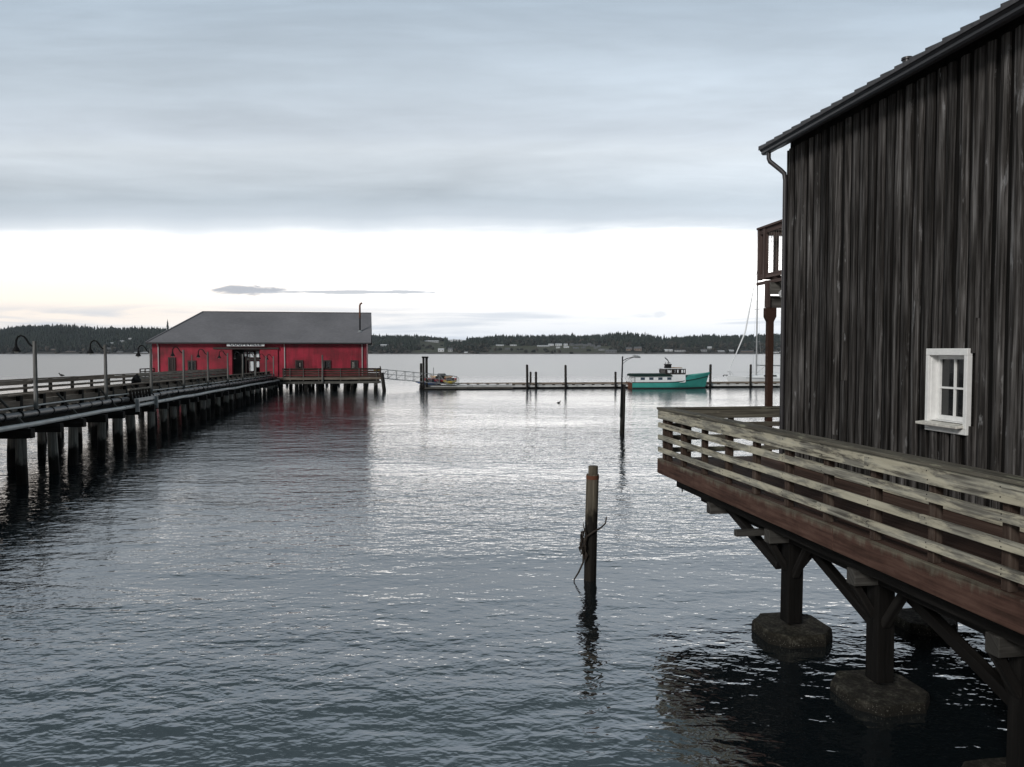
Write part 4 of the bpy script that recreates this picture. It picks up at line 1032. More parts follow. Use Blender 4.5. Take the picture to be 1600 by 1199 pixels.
# gable end wall on the right
mb.prism([G(.02, .1, EZ + .1), G(.02, DW - .1, EZ + .1), G(.02, DW / 2, 8.55)], -RF * .12)
mb.build('wall', M['red'], wharf)
mb = MB(); mb.prism([G(.2, .2, WZ), G(LW - .2, .2, WZ), G(LW - .2, DW - .2, WZ), G(.2, DW - .2, WZ)], (0, 0, .06)); mb.build('floor', M['dark_timber'], wharf)
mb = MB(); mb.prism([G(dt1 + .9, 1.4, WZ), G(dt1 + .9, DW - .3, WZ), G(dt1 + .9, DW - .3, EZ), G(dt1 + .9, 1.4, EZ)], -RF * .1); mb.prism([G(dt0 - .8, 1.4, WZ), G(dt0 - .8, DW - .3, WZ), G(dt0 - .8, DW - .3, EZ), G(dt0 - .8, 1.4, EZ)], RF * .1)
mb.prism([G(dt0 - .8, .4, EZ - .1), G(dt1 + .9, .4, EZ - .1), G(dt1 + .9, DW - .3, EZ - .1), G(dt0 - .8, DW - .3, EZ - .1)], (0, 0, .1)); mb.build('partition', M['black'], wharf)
# roof
oh = .45; rz = 8.72; HT = 3.75
def rpt(tq_, d, z): return G(tq_, d, z)
e0 = EZ - oh * .5 + .12; eR, eL = -.5, LW + .45
A, Bq, Cq, D_ = rpt(eR, -oh, e0), rpt(eL, -oh, e0), rpt(eL, DW + oh, e0), rpt(eR, DW + oh, e0)
R0, R1 = rpt(eR, DW / 2, rz), rpt(eL - HT - .4, DW / 2, rz + .0)
mb = MB(); th = V((0, 0, -.14))
def slab(pts): mb.prism(pts, th)
slab([A, Bq, R1, R0]); slab([Bq, Cq, R1]); slab([Cq, D_, R0, R1])
rf2 = mb.build('roof', M['roof'], wharf)
mb = MB(); mb.beam(R0 + V((0, 0, .03)), R1 + V((0, 0, .03)), .22, .07); mb.beam(R1 + V((0, 0, .03)), Bq + V((0, 0, .03)), .2, .06); mb.build('ridge_cap', M['roof'], rf2)
mb = MB(); mb.beam(G(eR, -oh - .07, e0 - .10), G(eL, -oh - .07, e0 - .10), .12, .13); mb.build('gutter', M['gutter'], wharf)
mb = MB(); mb.prism([G(eR + .05, -oh, e0 - .17), G(eL - .05, -oh, e0 - .17), G(eL - .05, 0, e0 - .17), G(eR + .05, 0, e0 - .17)], (0, 0, .02)); mb.build('soffit', M['soffit'], wharf)
for px in (248, 445, 566):
    mb = MB(); t_ = tq(px); mb.beam(G(t_, -oh + .05, e0 - .2), G(t_, -.08, e0 - .45), .1, .1, up=RF); mb.beam(G(t_, -.07, e0 - .45), G(t_, -.07, WZ + .1), .1, .1, up=RF); mb.build('downspout', M['downspout'], wharf)
st_t = tq(563, 2.0); sz0 = e0 + (2.0 + oh) * (rz - e0) / (DW / 2 + oh)
mb = MB(); zt2 = at(563, 478, G(st_t, 2, 0).y).z; zmid = at(563, 497, G(st_t, 2, 0).y).z; mb.tube([G(st_t, 2, sz0 - .2), G(st_t, 2, zmid)], .085, 8); mb.build('stovepipe', M['dark_metal'], wharf, smooth=True)
mb = MB(); mb.tube([G(st_t, 2, zmid), G(st_t, 2, zt2), G(st_t - .06, 2, zt2 + .2), G(st_t - .25, 2, zt2 + .32)], .10, 8); mb.build('stovepipe_cowl', M['rust'], wharf, smooth=True)
mb = MB(); mb.tube([G(st_t, 2, sz0 - .1), G(st_t, 2, sz0 + .14)], [.32, .11], 8); mb.build('flashing', M['steel'], rf2)
# joinery
def opening(name, x0, x1, y0, y1, cols, rows, pm, mat_=None, lit=None):
    t0_, t1_ = tq(x1), tq(x0); z0, z1 = zq(x0, y1), zq(x0, y0); mb = MB(); w_ = .14; d0 = -.05
    for tt_ in (t0_ + w_ / 2, t1_ - w_ / 2): mb.beam(G(tt_, d0, z0), G(tt_, d0, z1), .1, w_, up=RF)
    for zz_ in (z0 + w_ / 2, z1 - w_ / 2): mb.beam(G(t0_ + w_ + .002, d0, zz_), G(t1_ - w_ - .002, d0, zz_), .1, w_)
    for i in range(1, cols): tt_ = t0_ + (t1_ - t0_) * i / cols; mb.beam(G(tt_, d0 + .01, z0 + w_), G(tt_, d0 + .01, z1 - w_), .06, .06, up=RF)
    o = mb.build(name, mat_ or M['window_brown'], wharf)
    mb = MB(); mb.prism([G(t0_ + .1, -.03, z0 + .1), G(t1_ - .1, -.03, z0 + .1), G(t1_ - .1, -.03, z1 - .1), G(t0_ + .1, -.03, z1 - .1)], RD * .02); mb.build('pane', pm, o)
    if lit:
        mb = MB(); a, b_, c_, e_ = lit; mb.prism([G(t0_ + (t1_ - t0_) * a, -.034, z0 + (z1 - z0) * c_), G(t0_ + (t1_ - t0_) * b_, -.034, z0 + (z1 - z0) * c_), G(t0_ + (t1_ - t0_) * b_, -.034, z0 + (z1 - z0) * e_), G(t0_ + (t1_ - t0_) * a, -.034, z0 + (z1 - z0) * e_)], RD * .003); mb.build('curtain', M['off_white'], o)
opening('door', 263, 274.5, 558.5, 582, 3, 2, M['window_brown'])
opening('window', 293.5, 306.5, 563.5, 580, 2, 2, M['glass'])
opening('window', 461.5, 473.5, 563, 577.5, 3, 2, M['glass'], None, (.3, .42, .3, .7))
opening('window', 505, 517, 563, 577.5, 2, 2, M['glass'])
opening('window', 548, 559.5, 563, 577.5, 3, 2, M['glass'], None, (.55, .78, .15, .8))
# sliding door track, slid panels, doorway frame
mb = MB(); ta, tb = tq(436), tq(334); zt3 = zq(385, 544.5); mb.beam(G(ta, -.12, zt3), G(tb, -.12, zt3), .16, .2); mb.build('door_track', M['window_brown'], wharf)
for x0, x1 in ((407, 434.5), (335.5, 363)):
    a, b_ = tq(x1), tq(x0); mb = MB(); mb.prism([G(a, -.13, WZ + .1), G(b_, -.13, WZ + .1), G(b_, -.13, zt3 - .12), G(a, -.13, zt3 - .12)], RD * .08); mb.build('sliding_door', M['red'], wharf)
mb = MB()
dm = dt0 + (dt1 - dt0) * .56
for tt_ in (dt0 + .05, dt0 + (dt1 - dt0) * .19, dt0 + (dt1 - dt0) * .42, dm): mb.beam(G(tt_, .9, WZ + .06), G(tt_, .9, dz1), .08, .1, up=RF)
for zz_ in (zq(385, 562), dz1 - .05): mb.beam(G(dt0 + .1, .92, zz_), G(dm - .05, .92, zz_), .06, .22)
mb.build('doorway_frame', M['window_brown'], wharf)
# sign
sg = thing('sign', tuple(G(tq(385.5), -.1, EZ - .55)), 'white board sign lettered COUPEVILLE under the eave above the doorway', 'sign')
a, b_ = tq(414.5), tq(356); z0, z1 = zq(385, 541.3), zq(385, 536)
mb = MB(); mb.prism([G(a, -.44, z0), G(b_, -.44, z0), G(b_, -.44, z1), G(a, -.44, z1)], RD * .05); mb.build('board', M['sign_white'], sg)
cu = bpy.data.curves.new('lettering', 'FONT'); cu.body = 'COUPEVILLE'; cu.align_x = 'CENTER'; cu.align_y = 'CENTER'; cu.size = (z1 - z0) * 1.12; cu.space_character = 1.28; cu.extrude = .006; cu.offset = .016
to = bpy.data.objects.new('lettering_tmp', cu); C.objects.link(to)
me = bpy.data.meshes.new_from_object(to.evaluated_get(bpy.context.evaluated_depsgraph_get())); bpy.data.objects.remove(to)
me.name = 'lettering'; me.materials.clear(); me.materials.append(M['sign_ink'])
wtx = max(v.co.x for v in me.vertices) - min(v.co.x for v in me.vertices); ks = (b_ - a) * .84 / wtx
lo_ = bpy.data.objects.new('lettering', me); C.objects.link(lo_); lo_.parent = sg
lo_.location = G((a + b_) / 2, -.449, (z0 + z1) / 2) - ORG[sg.name]; lo_.rotation_euler = (R(90), 0, math.atan2(RF.y, RF.x)); lo_.scale = (ks, 1.0, 1)

# wharf platform under and round the building
plat = thing('wharf_platform', tuple(G(10, 6, 0)), 'timber platform on dark pilings carrying the red wharf building', 'wharf')
FD = -2.3; TR = -1.55; TL = LW + 1.0
mb = MB(); mb.prism([G(TR, FD, WZ - .12), G(TL, FD, WZ - .12), G(TL, DW + 1.5, WZ - .12), G(TR, DW + 1.5, WZ - .12)], (0, 0, .115)); mb.build('deck_planks', M['pier_deck'], plat)
mb = MB(); mb.beam(G(TR, FD - .06, WZ - .10), G(TL, FD - .06, WZ - .10), .1, .22); mb.build('fascia', M['pier_wood'], plat)
mb = MB(); mb.beam(G(TR + .2, FD + .3, WZ - .28), G(TL, FD + .3, WZ - .28), .2, .3)
for i in range(15): mb.beam(G(TR + .4 + i * 1.65, FD - .02, WZ - .27), G(TR + .4 + i * 1.65, DW + 1, WZ - .27), .22, .28)
mb.build('joists', M['dark_timber'], plat)
mb = MB(); mb.beam(G(TR + .05, FD + .05, 1.00), G(TR + 8.0, FD + .05, .98), .28, .26, jit=.02); mb.beam(G(TR + 8.02, FD + .05, .98), G(10.5, FD + .05, .95), .28, .24, jit=.02); mb.build('front_beam', M['grey_timber'], plat)
mb = MB()
for i in range(8): mb.beam(G(TR + .4 + i * 3.2, FD + .25, .99), G(TR + .4 + i * 3.2, DW + 1, .99), .28, .27)
mb.build('cross_beam', M['dark_timber'], plat)
for i in range(20):
    t_ = TR + .35 + i * 1.22 + random.uniform(-.3, .3)
    for d_ in (FD + .35, 2.2, 7.0, DW + .8):
        if d_ > 1 and random.random() < .25: continue
        r_ = random.uniform(.15, .22); mb = MB(); l_ = random.uniform(-.08, .08); dd = d_ + random.uniform(-.2, .2)
        mb.tube([G(t_ + l_, dd, -1), G(t_, dd, .86)], [r_ * 1.05, r_ * .95], 9, jit=.03); mb.build('piling', M['piling'] if random.random() < .25 else M['dock_piling'], plat, smooth=True)
fd_ = MB(); q0 = G(TR - .12, FD - .1, 0); fd_.tube([q0 + V((.25, -.1, -1)), q0 + V((.18, -.08, .2)), q0 + V((0, 0, 1.55)), q0 + V((-.04, 0, 2.0))], [.2, .2, .19, .18], 10, jit=.03); fd_.build('fender_piling', M['dock_piling'], plat, smooth=True)
# platform railing
prl = thing('wharf_railing', tuple(G(4, FD, WZ)), 'dark brown boarded railing round the front of the wharf platform', 'railing')
TE = tq(441, FD)
for z, h_ in ((WZ + .86, .15), (WZ + .63, .20), (WZ + .39, .20), (WZ + .14, .19)):
    mb = MB(); mb.beam(G(TR + .05, FD + .06, z), G(TE, FD + .06, z), .05, h_, jit=.006); mb.beam(G(TR + .06, FD + .1, z), G(TR + .06, DW, z), .05, h_); mb.build('rail_board', M['red_rail'], prl)
mb = MB(); mb.beam(G(TR + .02, FD + .04, WZ + .96), G(TE, FD + .04, WZ + .96), .2, .05); mb.build('cap_board', M['red_rail'], prl)
mb = MB()
for i in range(10): mb.beam(G(TR + .06, FD + .2 + i * 1.6, WZ), G(TR + .06, FD + .2 + i * 1.6, WZ + .93), .1, .1)
mb.build('side_posts', M['red_rail'], prl)
for px in (443, 453, 474, 498, 532, 561, 588):
    t_ = tq(px, FD); mb = MB(); mb.beam(G(t_, FD - .04, WZ - .35), G(t_, FD - .04, WZ + .95), .09, .09, up=RF); mb.build('post', M['grey_timber'], prl)
sb = thing('wharf_railing', tuple(G(TL - 1, -1.5, WZ)), 'short dark open railing left of the red building behind the pier', 'railing')
pL = at(219, 583, 74); pR = at(241, 582, 76.5)
mb = MB()
for z in (2.55, 2.28): mb.beam((pL.x, pL.y, z), (pR.x, pR.y, z), .06, .09)
mb.build('rail_board', M['red_rail'], sb)
for f in (0, .35, .7, 1): q = pL.lerp(pR, f); mb = MB(); mb.beam((q.x, q.y, 1.45), (q.x, q.y, 2.56), .09, .09); mb.build('post', M['red_rail'], sb)
# slim pole before the platform, yellow box, thin pole by the left window
t_ = tq(504, FD); po = tag(MB().tube([G(t_, FD - .18, .95), G(t_, FD - .18, 2.2), G(t_, FD - .18, zq(504, 555, FD))], [.10, .09, .08], 8, jit=.02).build('pole', M['pole_grey'], smooth=True), 'bare grey pole standing alone against the right half of the wharf railing', 'pole')
q = at(300, 570, 78.0); po2 = tag(MB().tube([(q.x, q.y, 1.5), (q.x, q.y, at(300, 554.5, 78).z)], [.05, .045], 8).build('pole', M['pole_grey'], smooth=True), 'thin short pole in front of the small dark window on the left', 'pole')
yb = G(TR + .45, FD + .6, WZ + .78); mb = MB(); mb.beam(yb - RF * .33, yb + RF * .33, .3, .22); yo = thing('life_ring_box', tuple(yb), 'small yellow box fixed on the railing at the right end of the wharf', 'box'); mb.build('body', M['yellow'], yo, bevel=.02)
mb = MB(); mb.beam(yb - RF * .35 + V((0, 0, .13)), yb + RF * .35 + V((0, 0, .13)), .33, .03); mb.build('lid', M['yellow'], yo)

#==DOCK==
# ------------------------------------------------------------------ gangway
g0, g1 = at(593, 591, 84.5), at(713, 602, 86.3)
gw = thing('gangway', tuple(g0), 'long aluminium truss gangway sloping from the wharf down to the dock', 'gangway')
gx = (g1 - g0).normalized(); gs = V((-gx.y, gx.x, 0)).normalized(); gh = .98; ng = 9
mb = MB(); mb.beam(g0 + gs * .6, g1 + gs * .6, 1.15, .06); mb.build('walkway', M['steel'], gw)
for sd_ in (0, 1.2):
    mb = MB(); o_ = gs * sd_
    mb.tube([g0 + o_ + V((0, 0, gh)), g1 + o_ + V((0, 0, gh)), g1 + o_ + gx * .25 + V((0, 0, gh - .12)), g1 + o_ + gx * .32], .035, 6); mb.tube([g0 + o_, g1 + o_], .045, 6); mb.tube([g0 + o_ + V((0, 0, .5)), g1 + o_ + V((0, 0, .5))], .018, 6)
    for i in range(ng + 1):
        f = g0.lerp(g1, i / ng) + o_; mb.tube([f, f + V((0, 0, gh))], .025, 6)
        if i < ng: f2 = g0.lerp(g1, (i + 1) / ng) + o_; mb.tube([f, f2 + V((0, 0, gh))] if i < 5 else [f + V((0, 0, gh)), f2], .022, 6)
    mb.build('truss', M['steel'], gw)

# ------------------------------------------------------------------ floating dock
DA, DB = V((-10.4, 86.0, 0)), V((46.0, 92.2, 0)); DU = (DB - DA).normalized(); DN = V((-DU.y, DU.x, 0)); DLEN = (DB - DA).length
def K_(l, d, z): q = DA + DU * l + DN * d; return V((q.x, q.y, z))
dock = thing('floating_dock', tuple(K_(20, 1, 0)), 'long low floating dock with bull rails stretching across the bay', 'dock')
mb = MB(); mb.beam(K_(0, 1.3, .10), K_(DLEN, 1.3, .10), 2.5, .22); mb.build('float', M['float_dark'], dock)
mb = MB(); l = 0
while l < DLEN - .1: e = min(l + 6, DLEN); mb.beam(K_(l, 1.3, .30), K_(e - .04, 1.3, .30), 2.66, .19, jit=.01); l += 6
mb.build('deck_planks', M['pale_float'], dock)
for d_ in (.1, 2.5):
    mb = MB(); l = 10.5 if d_ < 1 else 2.0
    while l < DLEN: mb.beam(K_(l, d_, .44), K_(l + .32, d_, .44), .16, .09); l += 1.15
    mb.build('rail_blocks', M['float_dark'], dock)
    mb = MB(); l = 10.5 if d_ < 1 else 2.0
    while l < DLEN: e = min(l + 5.5, DLEN); mb.beam(K_(l, d_, .55), K_(e - .05, d_, .55), .17, .13, jit=.01); l += 5.5
    mb.build('bull_rail', M['pier_wood'], dock)
lf = thing('low_float', tuple(K_(6, -1, 0)), 'low weathered plank float alongside the left end of the dock', 'float')
mb = MB(); mb.beam(K_(.6, -.75, .04), K_(10.3, -.75, .02), 1.1, .12); mb.build('base', M['float_dark'], lf)
mb = MB(); mb.beam(K_(.6, -.75, .18), K_(5.3, -.75, .17), 1.25, .16, jit=.01); mb.beam(K_(5.35, -.75, .18), K_(10.4, -.75, .16), 1.25, .16, jit=.01); mb.build('plank', M['grey_timber'], lf)
# pilings that hold the dock: column, row of the top
def dpile(px, row, d_, r_, label, group=None):
    k = (px - 800) / 1200; P = DA + DN * d_; l = (k * P.y - P.x) / (DU.x - k * DU.y); q = K_(l, d_, 0); zt = at(px, row, q.y).z
    mb = MB(); mb.tube([(q.x, q.y, -1.5), (q.x, q.y, .5), (q.x + random.uniform(-.03, .03), q.y, zt - .06), (q.x, q.y, zt)], [r_, r_, r_ * .97, r_ * .6], 10, jit=.02)
    return tag(mb.build('dock_piling', M['dock_piling'], smooth=True), label, 'piling', group), q, zt
dpile(824, 570, -.2, .14, 'tall dark piling at the left of the three close together mid dock')
dpile(829, 581, 1.0, .12, 'short dark piling right beside the tall one mid dock')
dpile(837.5, 581, -.2, .14, 'short dark piling standing apart right of the close pair mid dock')
dpile(884, 570.5, -.2, .14, 'tall dark piling standing alone between the three pilings and the lamp')
dpile(962, 581, -.2, .13, 'dark piling just left of the harbour lamp')
dpile(1110, 569.5, -.35, .15, 'dark piling just beyond the bow of the teal boat')
dpile(1173, 569.5, -.2, .14, 'dark round-topped piling in front of the sailboat')
dol = thing('dolphin', tuple(K_(.8, -.3, 0)), 'cluster of tall dark capped pilings at the left end of the dock', 'piling')
for px, row, d_, r_ in ((658, 568, .2, .14), (661.8, 559.5, .0, .13), (666.5, 559.5, .15, .15)):
    k = (px - 800) / 1200; P = DA + DN * d_; l = (k * P.y - P.x) / (DU.x - k * DU.y); q = K_(l, d_ - .5, 0); zt = at(px, row, q.y).z
    mb = MB(); mb.tube([(q.x, q.y, -1.5), (q.x, q.y, zt)], [r_, r_ * .95], 10, jit=.03); mb.build('piling', M['dock_piling'], dol, smooth=True)
c0 = at(659.3, 558.4, 85.5); c1 = at(669, 558.4, 85.5); mb = MB(); mb.beam(c0, c1, .6, .16); mb.build('cap', M['dark_timber'], dol, bevel=.02)

# kayaks stacked on the dock behind the gangway
def kayak(c, L, w, h, m_, label, rz):
    o = thing('kayak', tuple(c), label, 'kayak', 'boats stacked on the dock', rz)
    rings = []
    for i in range(13):
        f = i / 12; x = (f - .5) * L; e = max(.02, math.sin(math.pi * f) ** .6); up = h * .45 * (abs(2 * f - 1)) ** 2.5
        rings.append([(x, math.cos(a) * w / 2 * e, h / 2 + math.sin(a) * h / 2 * (.35 + .65 * e) * (1 if math.sin(a) > 0 else 1) + up) for a in [6.283 * k / 10 for k in range(10)]])
    MB().loft(rings).build('hull', m_, o, smooth=True, local=True)
    mb = MB(); mb.tube([(-.45, 0, h * .99), (-.4, 0, h * 1.06), (.4, 0, h * 1.06), (.45, 0, h * .99)], [.15, .26, .26, .15], 10); mb.build('cockpit', M['boot'], o, smooth=True, local=True)
def dk(px, Y): return at(px, 600, Y).x
kayak(V((dk(673, 88), 88.0, .40)), 3.4, .8, .42, M['kayak_blue'], 'blue kayak lying lowest in the stack behind the gangway', .1)
kayak(V((dk(687, 88.2), 88.2, .62)), 4.0, .75, .52, M['kayak_red'], 'red kayak lying on the stack behind the gangway', .05)
kayak(V((dk(690, 88.6), 88.6, .98)), 2.6, .7, .45, M['kayak_cream'], 'cream kayak lying on top of the stack behind the gangway', -.05)
kayak(V((dk(703, 87.6), 87.6, .55)), 1.6, .6, .40, M['yellow'], 'short yellow kayak at the right end of the stack', .3)
rk = thing('kayak_rack', (dk(688, 88.3), 88.3, .39), 'dark timber rack carrying the stacked kayaks on the dock', 'rack')
for x_ in (-1.3, 0, 1.3):
    for y_ in (-.5, .5):
        mb = MB(); X_ = dk(688, 88.3) + x_; mb.beam((X_, 88.3 + y_, .38), (X_, 88.3 + y_, 1.05), .07, .07); mb.build('upright', M['wheelhouse'], rk)
mb = MB(); mb.beam((dk(688, 88.3) - 1.5, 87.78, .72), (dk(688, 88.3) + 1.5, 87.78, .72), .06, .08); mb.build('crossbar', M['wheelhouse'], rk)
q = at(677.5, 590, 89.0); tag(MB().tube([(q.x, 89.0, .38), (q.x, 89.0, 1.2), (q.x, 89.0, at(677, 574.5, 89).z)], [.05, .045, .04], 6).build('pole', M['steel']), 'thin grey pole standing behind the stacked kayaks', 'pole')

#==BOATS==
def hull_rings(L, beam, sheer, keel, stern=.85, n=16, rake=.5, fine=2.2, boff=0.0):
    rings = []
    for i in range(n + 1):
        f = i / n; hb = beam / 2 * (stern + (1 - stern) * min(1, f * 2.5)) * (1 - max(0, (f - .45) / .55) ** fine)
        hb = max(hb, .03); zs = sheer(f); pts = []
        for k, (bf, zf) in enumerate(((0, 0), (.62, .08), (.9, .35), (.97, .65), (1.0, 1.0))):
            z = keel + (zs - keel) * zf; x = f * L + rake * max(0, zf - .3) * (f ** 6)
            pts.append((x, hb * bf * (.72 + .28 * zf if f > .6 else 1), z))
        rings.append([(x, -y, z) for x, y, z in pts[::-1]] + [(x, y, z) for x, y, z in pts[1:]])
    return rings
# --- teal trawler, bow to the right
bx0 = at(983, 607, 88.3).x; bY = 88.2; rz = math.atan2(DU.y, DU.x)
tb_ = thing('motor_boat', (bx0, bY, 0), 'teal and white wooden motor boat moored at the dock, bow to the right', 'boat', None, rz)
L = at(1105, 607, 88.3).x - bx0
low = lambda f: .72 + .02 * f + .62 * max(0, (f - .45) / .55) ** 1.6
rg = hull_rings(L, 3.1, low, -.5, .86, 18, .55, 2.3)
mb = MB(); mb.loft(rg, closed=False, cap=False)
for i in range(len(rg) - 1): mb.quad([V(rg[i][0]) - V((0, -.02, .06)), V(rg[i + 1][0]) - V((0, -.02, .06)), V(rg[i + 1][-1]) - V((0, .02, .06)), V(rg[i][-1]) - V((0, .02, .06))])
mb.build('hull', M['teal'], tb_, smooth=True, local=True)
mb = MB(); mb.prism([V(q) for q in rg[0]], (-.04, 0, 0)); mb.build('transom', M['rust'], tb_, local=True)
def strip(name, z0, z1, out_, m_, f0=0.0, f1=1.0, fn=None):
    mb = MB(); up_, dn = [], []
    n = 22
    for side in (-1, 1):
        for i in range(n):
            a, b_ = f0 + (f1 - f0) * i / n, f0 + (f1 - f0) * (i + 1) / n; q4 = []
            for f in (a, b_):
                hb = 3.1 / 2 * (.86 + .14 * min(1, f * 2.5)) * (1 - max(0, (f - .45) / .55) ** 2.3); hb = max(hb, .03) + out_
                zz = (low(f) if fn is None else fn(f)); x = f * L + .55 * .7 * f ** 6 * (1 if fn is None else (zz + .5) / (low(f) + .5))
                q4.append((x, side * hb, zz + z0, zz + z1))
            mb.prism([(q4[0][0], q4[0][1], q4[0][2]), (q4[1][0], q4[1][1], q4[1][2]), (q4[1][0], q4[1][1], q4[1][3]), (q4[0][0], q4[0][1], q4[0][3])], (0, -side * .05, 0))
    return mb.build(name, m_, tb_, local=True)
strip('rub_rail', -.03, .05, .03, M['boot'])
strip('boot_stripe', -.10, .15, .015, M['boot'], fn=lambda f: 0.0)
# raised bow bulwark
mb = MB()
for side in (-1, 1):
    prev = None
    for i in range(13):
        f = .66 + .34 * i / 12; hb = 3.1 / 2 * (1 - max(0, (f - .45) / .55) ** 2.3); hb = max(hb, .03); z0 = low(f) + .04
        z1 = z0 + min(.46, .05 + .46 * min(1, i / 2.0)); x = f * L + .39 * f ** 6; fl_ = .12 * (i / 12); cur = ((x, side * hb, z0), (x + .22 * f ** 8, side * (hb + fl_ * .3), z1))
        if prev: mb.prism([prev[0], cur[0], cur[1], prev[1]], (0, -side * .05, 0))
        prev = cur
mb.build('bulwark', M['teal'], tb_, local=True)
mb = MB(); rr2 = []
mb.prism([(.1, -1.3, .70), (L * .68, -1.45, .72), (L * .68, 1.45, .72), (.1, 1.3, .70)], (0, 0, .05)); mb.prism([(L * .68, -1.2, 1.0), (L * .97, -.1, 1.3), (L * .97, .1, 1.3), (L * .68, 1.2, 1.0)], (0, 0, .05)); mb.build('deck', M['boat_white'], tb_, local=True)
# long cabin, wheelhouse
cab0, cab1 = .35, L * .50
mb = MB(); mb.prism([(cab0, -1.38, .75), (L * .69, -1.38, .75), (L * .69, -1.34, 1.62), (cab1, -1.34, 1.62), (cab1, -1.34, 1.42), (cab0, -1.34, 1.42)], (0, 2.72, 0)); cabin = mb.build('cabin', M['boat_white'], tb_, local=True)
for x_ in (.95, 1.95, 3.0, 4.05):
    for sy in (-1, 1):
        mb = MB(); y_ = sy * 1.385; mb.prism([(x_, y_, 1.02), (x_ + .48, y_, 1.02), (x_ + .48, y_, 1.30), (x_, y_, 1.30)], (0, -sy * .03, 0)); mb.build('window', M['blue_glass'], cabin, local=True)
rings = [[(x_, -1.48, 1.42), (x_, -1.46, 1.56), (x_, -.9, 1.70), (x_, 0, 1.74), (x_, .9, 1.70), (x_, 1.46, 1.56), (x_, 1.48, 1.42)] for x_ in (cab0 - .25, cab1 + .1)]
MB().loft(rings).build('cabin_roof', M['boat_roof'], tb_, local=True)
w0, w1 = L * .415, L * .70
mb = MB()
for z0, z1 in ((1.625, 1.78), (2.16, 2.26)): mb.prism([(w0 + .2, -1.15, z0), (w1, -1.15, z0), (w1, 1.15, z0), (w0 + .2, 1.15, z0)], (0, 0, z1 - z0))
for x_ in (w0 + .24, w0 + .62, w0 + 1.02, w0 + 1.45, w1 - .66, w1 - .05):
    for sy in (-1, 1): mb.beam((x_, sy * 1.11, 1.78), (x_, sy * 1.11, 2.16), .22 if x_ < w1 - .3 else .10, .07, up=(0, 1, 0))
mb.beam((w1 - .04, -.4, 1.78), (w1 - .04, -.4, 2.16), .08, .08); mb.beam((w1 - .04, .4, 1.78), (w1 - .04, .4, 2.16), .08, .08)
mb.prism([(w0 + .21, -1.1, 1.78), (w0 + .21, 1.1, 1.78), (w0 + .21, 1.1, 2.16), (w0 + .21, -1.1, 2.16)], (.05, 0, 0))
wh = mb.build('wheelhouse', M['wheelhouse'], tb_, local=True)
mb = MB(); mb.prism([(w0 - .05, -1.3, 2.262), (w1 + .08, -1.3, 2.262), (w1 + .08, 1.3, 2.262), (w0 - .05, 1.3, 2.262)], (0, 0, .06)); mb.build('roof', M['boat_white'], wh, local=True)
mb = MB(); mb.tube([(w0 + .62, -1.2, 1.95), (w0 + .62, -1.13, 1.95)], .17, 14); mb.build('life_ring', M['boat_white'], wh, local=True)
mb = MB(); fx = w0 + .48; mb.prism([(fx, -.35, 2.325), (fx + .62, -.35, 2.325), (fx + .66, -.35, 2.72), (fx + .03, -.35, 2.72)], (0, .7, 0)); mb.prism([(fx - .03, -.38, 2.722), (fx + .7, -.38, 2.722), (fx + .7, -.38, 2.80), (fx - .03, -.38, 2.80)], (0, .76, 0)); mb.build('funnel', M['dark_metal'], tb_, local=True)
mb = MB(); mb.tube([(fx + .36, 0, 2.8), (fx + .38, 0, 3.12), (fx + .25, 0, 3.3), (fx - .02, 0, 3.52)], .055, 6); mb.tube([(fx + .6, .1, 2.8), (fx + .62, .1, 2.98), (fx + .4, .1, 3.02)], .03, 6); mb.tube([(fx + .12, .1, 2.8), (fx + .1, .1, 3.0)], .03, 6); mb.build('exhaust_pipe', M['dark_metal'], tb_, local=True)
mb = MB(); mb.prism([(w0 + 1.15, -.5, 2.325), (w0 + 2.4, -.5, 2.325), (w0 + 2.35, -.5, 2.40), (w0 + 1.2, -.5, 2.42)], (0, 1, 0)); mb.build('hatch', M['cedar'], tb_, local=True)
mb = MB()
for y_ in (-1.2, 0, 1.2): mb.tube([(.02, y_, .7), (-.15, y_, 1.1), (.1, y_, 1.38)], .02, 5)
mb.tube([(-.15, -1.2, 1.1), (-.15, 1.2, 1.1)], .02, 5); mb.tube([(.28, -1.36, .76), (.26, -1.36, 1.46)], .05, 6); mb.build('stern_rail', M['steel'], tb_, local=True)
mb = MB(); mb.tube([(L * .72, 0, 1.05), (L * .72, 0, 1.3)], .05, 6); mb.tube([(L * .76, 0, 1.1), (L * .74, 0, 1.32), (L * .78, 0, 1.30)], .05, 6); mb.build('windlass', M['dark_metal'], tb_, local=True)

